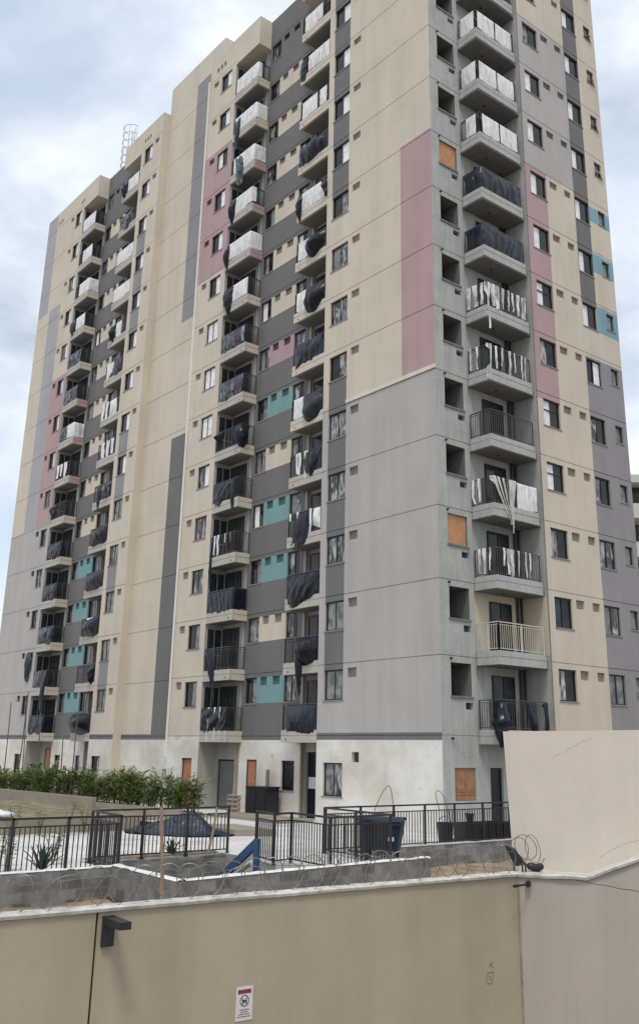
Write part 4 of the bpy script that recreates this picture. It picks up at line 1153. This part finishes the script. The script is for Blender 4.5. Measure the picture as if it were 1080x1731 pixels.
# rods, stakes
def rod(label, pts, r=.012, m=ROD):
    pv = [Vector(p) for p in pts]; out = []
    for i in range(len(pv) - 1):
        p0, p1, p2, p3 = pv[max(0, i - 1)], pv[i], pv[i + 1], pv[min(len(pv) - 1, i + 2)]
        for j in range(6):
            t = j / 6; out.append(.5 * ((2 * p1) + (p2 - p0) * t + (2 * p0 - 5 * p1 + 4 * p2 - p3) * t * t + (3 * p1 - p0 - 3 * p2 + p3) * t ** 3))
    out.append(pv[-1]); b = MB(); b.tube(out, r, 6)
    return tag(b.build('bent_rod', m, smooth=True), label, 'rod')
rod('bent steel rod sticking up above railing beside the blue container', [(1.95, -5.3, GZ), (2.0, -4.95, -2.2), (2.0, -4.45, -1.58), (2.0, -4.25, -2.0), (2.02, -4.2, -3.0)])
rod('bent steel rod hooked over railing at the tower corner', [(2.1, -2.35, -2.3), (2.0, -2.4, -1.85), (2.0, -2.25, -1.75), (2.0, -2.0, -2.0), (2.0, -1.75, -2.7), (2.0, -1.65, GZ)])
def stake(label, a, b_, w, m, name='wooden_stake', cat='stake'):
    b = MB(); a = Vector(a); c = Vector(b_); mid = a.lerp(c, .5) + Vector((.02, .015, 0))
    b.tube([(0, 0, 0), mid - a, c - a], [w * .55, w * .5, w * .45], 7)
    return tag(b.build(name, m, None, a), label, cat)
stake('tall pale wooden stake before the pit wall', (6.9, -14.85, -3.9), (6.95, -15.05, -1.7), .075, STAKE)
stake('shorter wooden stake leaning by the dark tarp heap', (1.2, -10.25, GZ), (1.25, -10.05, -2.1), .07, STAKE)
for a, b_ in (((-30.85, -3.6, -3.2), (-30.96, -3.6, 1.8)), ((-28.85, -3.6, -3.2), (-28.6, -3.6, 2.3)), ((-28.4, -3.5, -3.2), (-28.6, -3.6, 1.3)),
              ((-26.1, -3.6, -3.2), (-26.58, -3.6, 1.1)), ((-22.0, -3.6, -3.2), (-22.0, -3.6, 1.1)), ((-23.5, -3.5, -3.2), (-23.42, -3.6, -.2))):
    stake('thin upright pole standing in the hedge before the left wing', a, b_, .06, POLEM, 'plant_pole', 'pole')['group'] = 'thin poles in the hedge'

# ------------------------------------------------------------------ planting
def frond(b, base, az, length, rise, rr, leafw=.05, npair=12):
    pts = []
    for i in range(npair + 1):
        t = i / npair; r = length * t * (.55 + .25 * t); z = rise * (t * 1.35 - .62 * t * t * (.7 + .5 * rr.random() * 0 + .3))
        pts.append(Vector((base[0] + math.cos(az) * r, base[1] + math.sin(az) * r, base[2] + z)))
    side = Vector((-math.sin(az), math.cos(az), 0))
    for i in range(3, npair + 1):
        p = pts[i]; d = (pts[i] - pts[i - 1]).normalized(); L = (.34 - .16 * abs(i / npair - .55)) * length * .62
        for s in (-1, 1):
            tip = p + side * s * L * (.75 + .3 * rr.random()) + d * L * .65 + Vector((0, 0, -.10 * L * (1 + rr.random())))
            wv = d * leafw * .8 + Vector((0, 0, leafw * .5)); m = p.lerp(tip, .45) + Vector((0, 0, .05 * L))
            b.poly([p, m + wv, tip, m - wv])
def shrub_meshes(seed, nf=16, h=1.45):
    rr = random.Random(seed); b = MB(); s = MB()
    for i in range(nf):
        az = rr.uniform(0, 2 * math.pi); bz = rr.uniform(.15, .62) * h; br = .28 * rr.random()
        base = (br * math.cos(az), br * math.sin(az), bz)
        frond(b, base, az + rr.uniform(-.4, .4), rr.uniform(.4, .75), rr.uniform(.5, 1.2) * h * .55, rr, .028, 12)
    for i in range(9):
        az = rr.uniform(0, 2 * math.pi); br = rr.uniform(.1, .5); lean = rr.uniform(.0, .3); hh = h * rr.uniform(.65, 1.05)
        p0 = Vector((br * .7 * math.cos(az), br * .7 * math.sin(az), 0)); p1 = p0 + Vector((lean * math.cos(az), lean * math.sin(az), hh))
        s.tube([p0, p0.lerp(p1, .5) + Vector((.03, .02, 0)), p1], [.018, .013, .006], 5)
        for q in range(58):
            t = rr.uniform(.12, 1.0) ; p = p0.lerp(p1, t); a2 = rr.uniform(0, 6.283); L = rr.uniform(.16, .36) * (1.15 - .4 * t)
            d = Vector((math.cos(a2), math.sin(a2), rr.uniform(-.2, .75))).normalized(); sd = Vector((-math.sin(a2), math.cos(a2), rr.uniform(-.5, .5))) * .022
            m = p + d * L * .5; tip = p + d * L + Vector((0, 0, -.35 * L))
            b.poly([p, m + sd, tip, m - sd])
    return b.mesh('foliage', LEAF), s.mesh('stem', STEM)
SHR = [shrub_meshes(i + 11) for i in range(6)]
rr = random.Random(21)
xs = -31.5; i = 0
while xs < -11.2:
    f, s = SHR[(i * 5 + i // 3) % 6]; t = (xs + 31.5) / 20
    o = thing('palm_shrub', 'bushy green palm-like shrub in the hedge before the left wing', 'shrub', (xs, -3.75 + .9 * t + rr.uniform(-.25, .25), GZ + .19), rr.uniform(0, 6.28), 'palm shrubs of the hedge')
    o.scale = (1, 1, 1); k_ = rr.uniform(.78, 1.16); o.scale = (k_ * 1.0, k_ * 1.0, k_ * rr.uniform(.88, 1.1))
    _put0('foliage', f, o); _put0('stem', s, o)
    xs += rr.uniform(.42, .70); i += 1
def planter(label, pts, z1, th=.2):
    b = MB()
    for i in range(len(pts) - 1):
        a, d_ = Vector(pts[i]), Vector(pts[i + 1]); t = (d_ - a).normalized(); n = Vector((-t.y, t.x)) * th / 2; d_ = d_ + t * (th / 2 if i < len(pts) - 2 else 0)
        b.prism([(p.x, p.y) for p in (a - n, d_ - n, d_ + n, a + n)], GZ, z1)
    return tag(b.build('planter_wall', PLANTW), label, 'planter wall')
planter('long low beige planter wall in front of the hedge', [(-40, -4.9), (-20, -4.75), (-11.2, -3.7)], GZ + .34)
planter('second low beige planter step nearer than the hedge wall', [(-40, -7.4), (-14, -6.2)], GZ + .72)
planter('near low garden wall with plants beside the white paving', [(-7.2, -30), (-7.05, -7.9)], GZ + .52, .3)
mb = MB(); mb.prism([(-40, -4.85), (-20, -4.7), (-11.3, -3.6), (-11.3, -2.6), (-40, -2.6)], GZ + .002, GZ + .2); struct('planter_soil', mb, SOIL)
mb = MB(); mb.grid(lambda u, v: (-40 + 32.9 * u, -30 + 24.3 * v - 0 * u, GZ + .30 + .06 * fbm((u * 30, v * 24, 3))), 90, 60); struct('garden_bed', mb, GARDEN, smooth=True)
def agave(label, loc, s, n=20, seed=1):
    r_ = random.Random(seed); b = MB()
    for i in range(n):
        az = i * 2.4; el = R(30 + 55 * (i / n)); L = s * r_.uniform(.75, 1.05); w = .075 * s
        d = Vector((math.cos(az) * math.cos(el), math.sin(az) * math.cos(el), math.sin(el))); sd = Vector((-math.sin(az), math.cos(az), 0)); up = sd.cross(d) * -1
        p = [Vector((0, 0, .02)), d * L * .35, d * L * .7 + up * .02, d * L]
        q = [w * .6, w, w * .6, .002]
        for j in range(3):
            for e in (-1, 1):
                b.quad(p[j], p[j] + sd * e * q[j] + up * .03 * s, p[j + 1] + sd * e * q[j + 1] + up * .03 * s, p[j + 1])
    return tag(b.build('agave', AGAVE, None, loc), label, 'plant')
agave('spiky dark green agave behind the left black railing', (2.3, -15.35, GZ), .62, 26, 3)
agave('small spiky agave behind the middle black railing', (.75, -11.1, GZ), .48, 22, 8)
def small_plant(label, loc, h, seed):
    r_ = random.Random(seed); root = thing('young_plant', label, 'plant', loc)
    s = MB(); b = MB()
    for i in range(4):
        az = r_.uniform(0, 6.28); tip = Vector((.22 * math.cos(az), .22 * math.sin(az), h * r_.uniform(.7, 1)))
        s.tube([(0, 0, 0), tip * .5 + Vector((.02, 0, .05)), tip], [.012, .009, .005], 5)
        for j in range(26):
            t = r_.uniform(.3, 1); p = tip * t + Vector((r_.uniform(-.1, .1), r_.uniform(-.1, .1), r_.uniform(-.04, .06))); a = r_.uniform(0, 6.28); L = r_.uniform(.07, .13)
            d = Vector((math.cos(a), math.sin(a), r_.uniform(-.3, .4))) * L; sd = Vector((-math.sin(a), math.cos(a), 0)) * L * .32
            b.poly([p, p + d * .5 + sd, p + d, p + d * .5 - sd])
    s.build('stem', STEM, root); b.build('foliage', LEAF, root)
for i, (x, y, h) in enumerate(((1.4, -16.6, .95), (1.9, -16.05, .8), (.9, -15.8, 1.0), (1.2, -14.6, .8), (.4, -14.3, .9), (-6.3, -11.8, .9), (-6.2, -10.9, 1.0), (-6.4, -10.2, .85), (-6.3, -12.6, .95))):
    small_plant('young leafy plant growing loosely behind the left black railing', (x, y, GZ), h, 40 + i)
    bpy.context.scene.collection.objects[-1]
for o in list(COL.objects):
    if o.name.startswith('young_plant'): o['group'] = 'young plants behind the left railing'
mb = MB()
mb.grid(lambda u, v: (.42 * math.cos(2 * math.pi * u) * math.sin(math.pi * v) * (1 + .2 * fbm((u * 6, v * 4, 1))), .26 * math.sin(2 * math.pi * u) * math.sin(math.pi * v), .10 - .10 * math.cos(math.pi * v) * (1 + .5 * fbm((u * 5, v * 5, 7)))), 20, 12)
tag(mb.build('cement_sack', SACK, None, (-7.1, -12.75, GZ + .52), R(70), smooth=True), 'white sack lying on the low garden wall', 'sack')

# ------------------------------------------------------------------ near boundary wall with razor wire
P0 = Vector((13.657, -12.392)); D1 = Vector((-.065, -.998)).normalized(); D2 = Vector((.829, .56)).normalized()
N1 = Vector((-D1.y, D1.x)); N2 = Vector((D2.y, -D2.x))          # both towards the camera side
if N1.dot(Vector((24.4, -25)) - P0) < 0: N1 = -N1
if N2.dot(Vector((24.4, -25)) - P0) < 0: N2 = -N2
ZT = -2.4; ZG = -5.55
bw = thing('boundary_wall', 'plain beige boundary wall with white coping in the foreground', 'wall', (P0.x, P0.y, ZG))
def loc1(s, off, z, P=P0, D=D1, N=N1): q = P + D * s + N * off - P0; return (q.x, q.y, z - ZG)
def wallbox(b, s0, s1, o0, o1, z0, z1, D=D1, N=N1, mi=0):
    k = len(b.v)
    for z in (z0, z1):
        for s, o in ((s0, o0), (s1, o0), (s1, o1), (s0, o1)): b.v.append(loc1(s, o, z, D=D, N=N))
    for f in ((0, 1, 2, 3), (7, 6, 5, 4), (0, 4, 5, 1), (1, 5, 6, 2), (2, 6, 7, 3), (3, 7, 4, 0)): b.f.append(tuple(k + i for i in f)); b.m.append(mi)
JS = 7.02
mb = MB(); wallbox(mb, 0, JS - .014, -.18, 0, ZG, ZT - .05); wallbox(mb, JS + .014, 22, -.18, 0, ZG, ZT - .05); mb.build('wall', WALLB, bw)
mb = MB(); wallbox(mb, JS - .0139, JS + .0139, -.17, -.02, ZG, ZT - .051); mb.build('expansion_joint', JOINTD, bw)
def coping_strip(b, f, s0, s1, o0, o1, D, N, n, seed, th=.05, ztop=lambda s: ZT):
    """hand laid mortar coping with an uneven edge"""
    def fn(u, v):
        s = s0 + (s1 - s0) * u; prof = [(o1, -th), (o1 + .012, -th * .3), (o1, .0), ((o0 + o1) / 2, .012), (o0, 0), (o0, -th)]
        q = prof[min(5, int(v * 5 + .5))]; e = .012 * fbm((s * 3.1, q[0] * 9, seed))
        return loc1(s, q[0] + e * (1 if q[0] > 0 else -.3), ztop(s) + q[1] + .8 * e, D=D, N=N)
    b.grid(fn, n, 5)
mb = MB(); coping_strip(mb, None, -.02, 22, -.20, .035, D1, N1, 160, 2); mb.build('coping', COPING, bw, smooth=False)
mb = MB(); wallbox(mb, .002, .025, -.002, .02, ZG, ZT - .06); mb.build('corner_shade_strip', SHADEM, bw)  # added dark strip that paints the corner's shade, with some grime
# faint stencilled mark on the wall
mb = MB()
def stroke(a, c, w):
    a = Vector(a); c = Vector(c); d = (c - a).normalized(); n = Vector((-d.y, d.x)) * w / 2
    k = len(mb.v)
    for q in (a - n, c - n, c + n, a + n): mb.v.append(loc1(q.x, .0025, q.y))
    mb.f.append((k, k + 1, k + 2, k + 3)); mb.m.append(0)
stroke((.690, -3.665), (.628, -3.612), .02); stroke((.655, -3.64), (.616, -3.69), .018)
stroke((.747, -3.752), (.609, -3.739), .016); stroke((.742, -3.765), (.757, -3.885), .011); stroke((.61, -3.752), (.634, -3.895), .011)
stroke((.757, -3.888), (.634, -3.897), .011); stroke((.72, -3.775), (.65, -3.87), .010); stroke((.64, -3.79), (.70, -3.84), .009)
mb.build('stencil_mark', MARKM, bw)
# razor wire
rz = thing('razor_wire', 'coils of rusty razor wire along the coping of the beige wall', 'razor wire', (P0.x, P0.y, ZG))
mb = MB(); br = MB(); LR = 12.0; pitch = .31; rad = .225
pts = []; n = int(LR / pitch * 22)
for i in range(n + 1):
    t = i / 22; s = .12 + t * pitch; a = 2 * math.pi * t
    rj = rad * (1 + .10 * fbm((t * .9, 1, 3))); sj = .05 * fbm((t * 1.3, 5, 1)) + .20 * math.cos(a)
    pts.append(Vector(loc1(s + sj, -.09 + .03 * math.sin(t * 2.1) - rj * math.cos(a) * .40 + .03 * fbm((t, 2, 2)), ZT + .19 + rj * math.sin(a) + .03 * fbm((t * .7, 8, 1)))))
mb.tube(pts, .0062, 5)
pts2 = []
for i in range(n + 1):
    t = i / 22; s = .28 + t * pitch * 1.9; a = -2 * math.pi * t + 1.1
    rj = rad * .86 * (1 + .14 * fbm((t * .8, 4, 6)))
    pts2.append(Vector(loc1(s + .16 * math.cos(a) + .06 * fbm((t * 1.1, 2, 9)), -.10 - rj * math.cos(a) * .4, ZT + .165 + rj * math.sin(a) + .04 * fbm((t * .6, 3, 5)))))
mb.tube(pts2[:int(len(pts2) * .52)], .0042, 5)
for i in range(3, len(pts) - 3, 7):
    p = pts[i]; d = (pts[i + 1] - pts[i - 1]).normalized(); u = d.cross(Vector((.3, .2, .9))).normalized()
    br.poly([p - d * .028, p + u * .014, p + d * .028, p - u * .014]); br.poly([p - d * .012 + u * .03, p + d * .004, p + d * .012 - u * .03, p - d * .004])
mb.tube([loc1(s, -.09, ZT + .30 + .02 * math.sin(s * 3)) for s in [i * .3 for i in range(41)]], .0035, 4)
mb.build('wire', WIRE, rz); br.build('barbs', WIRE, rz)
# wall lamp
lp = thing('wall_lamp', 'black angular wall lamp fixed under the coping of beige wall', 'lamp', (P0.x, P0.y, ZG))
mb = MB(); wallbox(mb, 6.81, 6.955, .0, .05, -2.825, -2.50); mb.build('bracket', LAMPM, lp)
mb = MB(); k = len(mb.v)
for z in (-2.585, -2.505):
    for s, o in ((6.81, .051), (6.955, .051), (6.955, .50), (6.81, .50)): mb.v.append(loc1(s, o, z))
for f in ((0, 1, 2, 3), (7, 6, 5, 4), (0, 4, 5, 1), (1, 5, 6, 2), (2, 6, 7, 3), (3, 7, 4, 0)): mb.f.append(tuple(k + i for i in f)); mb.m.append(0)
mb.build('arm', LAMPM, lp)
mb = MB(); wallbox(mb, 6.825, 6.94, .2, .48, -2.590, -2.5855); mb.build('diffuser', SACK, lp)
# sign
sg = thing('warning_sign', 'small white sign with red band and crossed circle on beige wall', 'sign', (P0.x, P0.y, ZG))
mb = MB(); wallbox(mb, 4.845, 5.09, .001, .008, -3.835, -3.455); mb.build('plate', SIGNW, sg)
mb = MB(); wallbox(mb, 4.875, 5.065, .008, .010, -3.535, -3.488); mb.build('header', SIGNR, sg)
mb = MB(); cs, cz, rr_ = 4.968, -3.615, .066
def disc_pt(a, r, o=.0105): return loc1(cs + r * math.cos(a), o, cz + r * math.sin(a))
for i in range(28):
    a, b_ = 2 * math.pi * i / 28, 2 * math.pi * (i + 1) / 28
    mb.quad(disc_pt(a, rr_), disc_pt(b_, rr_), disc_pt(b_, rr_ - .009), disc_pt(a, rr_ - .009))
def sbar(a, c, w, o=.0108):
    a = Vector(a); c = Vector(c); d = (c - a).normalized(); n = Vector((-d.y, d.x)) * w / 2
    mb.poly([loc1(cs - q.x, o, cz + q.y) for q in (a - n, c - n, c + n, a + n)])
sbar((.045, .045), (-.045, -.045), .007)
sbar((-.030, .000), (.030, -.004), .020, .0112); sbar((-.028, .0), (-.036, .030), .014, .0116); sbar((-.040, .026), (-.024, .030), .010, .0120)
sbar((-.024, -.006), (-.030, -.040), .008, .0124); sbar((-.014, -.006), (-.012, -.040), .008, .0128); sbar((.020, -.008), (.016, -.040), .008, .0132); sbar((.028, -.008), (.034, -.038), .008, .0136)
sbar((.030, .004), (.046, .014), .006, .0140)
mb.build('pictogram', INK, sg)
mb = MB()
for i, (a, b_, z) in enumerate(((4.90, 5.035, -3.714), (4.915, 5.02, -3.739), (4.885, 5.05, -3.764), (4.87, 5.07, -3.790))):
    s = a; r_ = random.Random(i)
    while s < b_ - .006:
        e = min(b_, s + r_.uniform(.012, .030)); wallbox(mb, s, e, .008, .0095, z - .0045, z + .0045); s = e + .006
mb.build('text_lines', INK, sg)

# ------------------------------------------------------------------ right hand wall, ledge and block behind it
w2 = thing('side_wall', 'pinkish beige wall with sloping white coping at lower right', 'wall', (P0.x, P0.y, ZG))
top = lambda u: ZT if u < 1.06 else ZT + (u - 1.06) * .385
mb = MB()
prof = [(0, ZG), (6, ZG), (6, top(6) - .05), (1.06, ZT - .05), (0, ZT - .05)]
f = [loc1(u, 0, z, D=D2, N=N2) for u, z in prof]; g = [loc1(u, -.30, z, D=D2, N=N2) for u, z in prof]
mb.poly(f); mb.poly(g[::-1])
for i in range(5): mb.quad(f[i], g[i], g[(i + 1) % 5], f[(i + 1) % 5])
mb.build('wall', WALLC, w2)
mb = MB(); coping_strip(mb, None, -.02, 6, -.46, .045, D2, N2, 120, 6, th=.055, ztop=top); mb.build('coping', COPING, w2)
mb = MB()
def crackline(pts, w, o, D, N):
    for i in range(len(pts) - 1):
        a, c = Vector(pts[i]), Vector(pts[i + 1]); n = Vector((0, w / 2))
        mb.poly([loc1(q.x, o, q.y, D=D, N=N) for q in (a - n, c - n, c + n, a + n)])
cr = [(.90 + .1 * i, -2.468 - .0125 * i + .006 * math.sin(i * 1.7)) for i in range(20)]
crackline(cr, .006, .0025, D2, N2); mb.build('wall_crack', JOINTD, w2)
gb = thing('guard_block', 'large plain pale beige rendered block standing behind the sloping coping', 'building', (P0.x, P0.y, ZG))
mb = MB()
prof = [(.02, -5.5), (7, -5.5), (7, -.1), (-.20, -.24)]
f = [loc1(u, -.45, z, D=D2, N=N2) for u, z in prof]; g = [loc1(u + (.0 if u > 1 else .0), -4.2, z, D=D2, N=N2) for u, z in prof]
mb.poly(f); mb.poly(g[::-1])
for i in range(4): mb.quad(f[i], g[i], g[(i + 1) % 4], f[(i + 1) % 4])
mb.build('wall', WALLU, gb)
mb = MB()
crackline([(.58, -.72), (.63, -.65), (.69, -.59), (.75, -.585), (.80, -.60), (.83, -.55), (.865, -.505), (.98, -.46), (1.10, -.39), (1.25, -.335)], .008, -.4475, D2, N2)
mb.build('wall_crack', CRACKM, gb); mb = MB()
crackline([(1.26, -2.16), (1.36, -2.10), (1.48, -2.03), (1.68, -1.93), (1.9, -1.88), (2.2, -1.85)], .009, -.4475, D2, N2)
mb.build('wall_crack', CRACKM, gb)
# things at the wall corner
hk = thing('drain_spout', 'short black pipe spout sticking out at the wall corner', 'pipe', (P0.x, P0.y, ZG))
mb = MB(); base = Vector(loc1(.16, .0, -2.55, D=D2, N=N2)); e1 = Vector(loc1(.16, .10, -2.55, D=D2, N=N2)); e2 = Vector(loc1(-.02, .42, -2.55, D=D2, N=N2))
mb.tube([base, e1], .045, 10); mb.tube([e1, e1.lerp(e2, .7)], .016, 8); mb.tube([e1.lerp(e2, .7), e2], .024, 8); mb.build('pipe', BLACKP, hk)
dv = thing('flood_lamp', 'black flat floodlight on legs at the corner of the coping', 'lamp', (P0.x, P0.y, ZG))
mb = MB(); q = [(-.20, -2.02), (-.09, -2.06), (.10, -2.29), (-.06, -2.31)]
f = [loc1(u, -.10, z, D=D2, N=N2) for u, z in q]; g = [loc1(u + .03, -.15, z + .01, D=D2, N=N2) for u, z in q]
mb.poly(f); mb.poly(g[::-1])
for i in range(4): mb.quad(f[i], g[i], g[(i + 1) % 4], f[(i + 1) % 4])
mb.build('head', BLACKP, dv)
mb = MB()
for u in (-.07, .06, .11): mb.tube([loc1(u, -.12, -2.27, D=D2, N=N2), loc1(u + .01, -.10, ZT - .0, D=D2, N=N2)], .014, 6)
mb.build('leg', BLACKP, dv)
mb = MB(); mb.tube([loc1(.14 + .25 * t, -.14 - .03 * math.sin(3 * t), ZT + .075 + .012 * math.sin(t * 9), D=D2, N=N2) for t in [i / 8 for i in range(9)]], [.04, .055, .06, .062, .058, .06, .062, .058, .03], 10)
o = mb.build('cable_bundle', BLACKP, None, (P0.x, P0.y, ZG), smooth=True); tag(o, 'dark rolled cable bundle lying on the white coping corner', 'cable')
mb = MB()
for cx_, cz_, ra, rb, tl, ph in ((.13, -2.03, .16, .20, .5, 0), (.0, -2.10, .17, .22, -.4, 1), (.24, -2.05, .12, .21, .2, 2)):
    mb.tube([loc1(cx_ + ra * math.cos(a) * math.cos(tl) - rb * math.sin(a) * math.sin(tl), -.12 + .08 * math.sin(a + ph), cz_ + ra * math.cos(a) * math.sin(tl) + rb * math.sin(a) * math.cos(tl), D=D2, N=N2)
             for a in [2 * math.pi * j / 30 for j in range(30)]], .0065, 5, close=True)
mb.tube([loc1(.30, -.15, -2.30, D=D2, N=N2), loc1(.37, -.13, -2.26, D=D2, N=N2), loc1(.42, -.12, -2.18, D=D2, N=N2)], .008, 5)
o = mb.build('wire_loop', WIRE, None, (P0.x, P0.y, ZG)); tag(o, 'loose loops of rusty wire at the wall corner', 'wire')

# ------------------------------------------------------------------ sky, sun, camera
w = bpy.data.worlds.new('World'); S.world = w; w.use_nodes = True
n = w.node_tree; bg = n.nodes['Background']
SUN_AZ = (.62, -.62); EL = 58
sky = n.nodes.new('ShaderNodeTexSky'); sky.sky_type = 'NISHITA'; sky.sun_disc = False
sky.sun_elevation = R(EL); sky.sun_rotation = math.atan2(SUN_AZ[0], SUN_AZ[1]); sky.air_density = 1.2; sky.dust_density = 2.0
tc = n.nodes.new('ShaderNodeTexCoord'); mp = n.nodes.new('ShaderNodeMapping'); mp.inputs['Scale'].default_value = (1, 1, 1.9); mp.inputs['Rotation'].default_value = (.25, .1, .9); mp.inputs['Location'].default_value = (.35, .2, .1)
n.links.new(tc.outputs['Generated'], mp.inputs['Vector'])
c1 = noise_node(n, mp, 2.0, 9, .52); c1.inputs['Distortion'].default_value = .45
c2 = noise_node(n, mp, 4.5, 8, .55)
mask = ramp(n, c1, [(.34, (0, 0, 0)), (.52, (.85, .85, .85)), (.62, (1, 1, 1))])
shade = ramp(n, c2, [(.30, (3.7, 4.2, 5.0)), (.5, (6.2, 6.6, 7.2)), (.70, (8.7, 8.8, 9.1))])
haze = mixc(n, .62, sky.outputs[0], (5.4, 6.1, 7.1))
o = mixc(n, mask.outputs[0], haze, shade.outputs[0])
n.links.new(o, bg.inputs['Color']); bg.inputs['Strength'].default_value = .10
sl = bpy.data.lights.new('sun', 'SUN'); sl.energy = 1.3; sl.angle = R(14); sl.color = (1, .95, .88)
so = bpy.data.objects.new('sun', sl); COL.objects.link(so)
dv_ = Vector((SUN_AZ[0] * math.cos(R(EL)), SUN_AZ[1] * math.cos(R(EL)), math.sin(R(EL)))); so.rotation_euler = dv_.to_track_quat('Z', 'Y').to_euler(); so.location = (30, -40, 60)
cam = bpy.data.cameras.new('camera'); co = bpy.data.objects.new('camera', cam); COL.objects.link(co)
yaw, pitch, roll = 2.458467021642355, .31048309470085805, .016246331520335257
d = Vector((math.cos(pitch) * math.cos(yaw), math.cos(pitch) * math.sin(yaw), math.sin(pitch)))
r = Vector((math.sin(yaw), -math.cos(yaw), 0)); u = r.cross(d)
r2 = r * math.cos(roll) + u * math.sin(roll); u2 = -r * math.sin(roll) + u * math.cos(roll)
M = Matrix((r2, u2, -d)).transposed().to_4x4(); M.translation = Vector((24.366, -25.051, -.610)); co.matrix_world = M
cam.sensor_fit = 'HORIZONTAL'; cam.sensor_width = 36; cam.lens = 1593.93 * 36 / 1080
cam.shift_x = (540 - 560.94) / 1080; cam.shift_y = (759.24 - 865.5) / 1080
cam.clip_start = .1; cam.clip_end = 2000
S.camera = co
S.view_settings.view_transform = 'Standard'; S.view_settings.look = 'None'; S.view_settings.gamma = 1; S.view_settings.exposure = .57
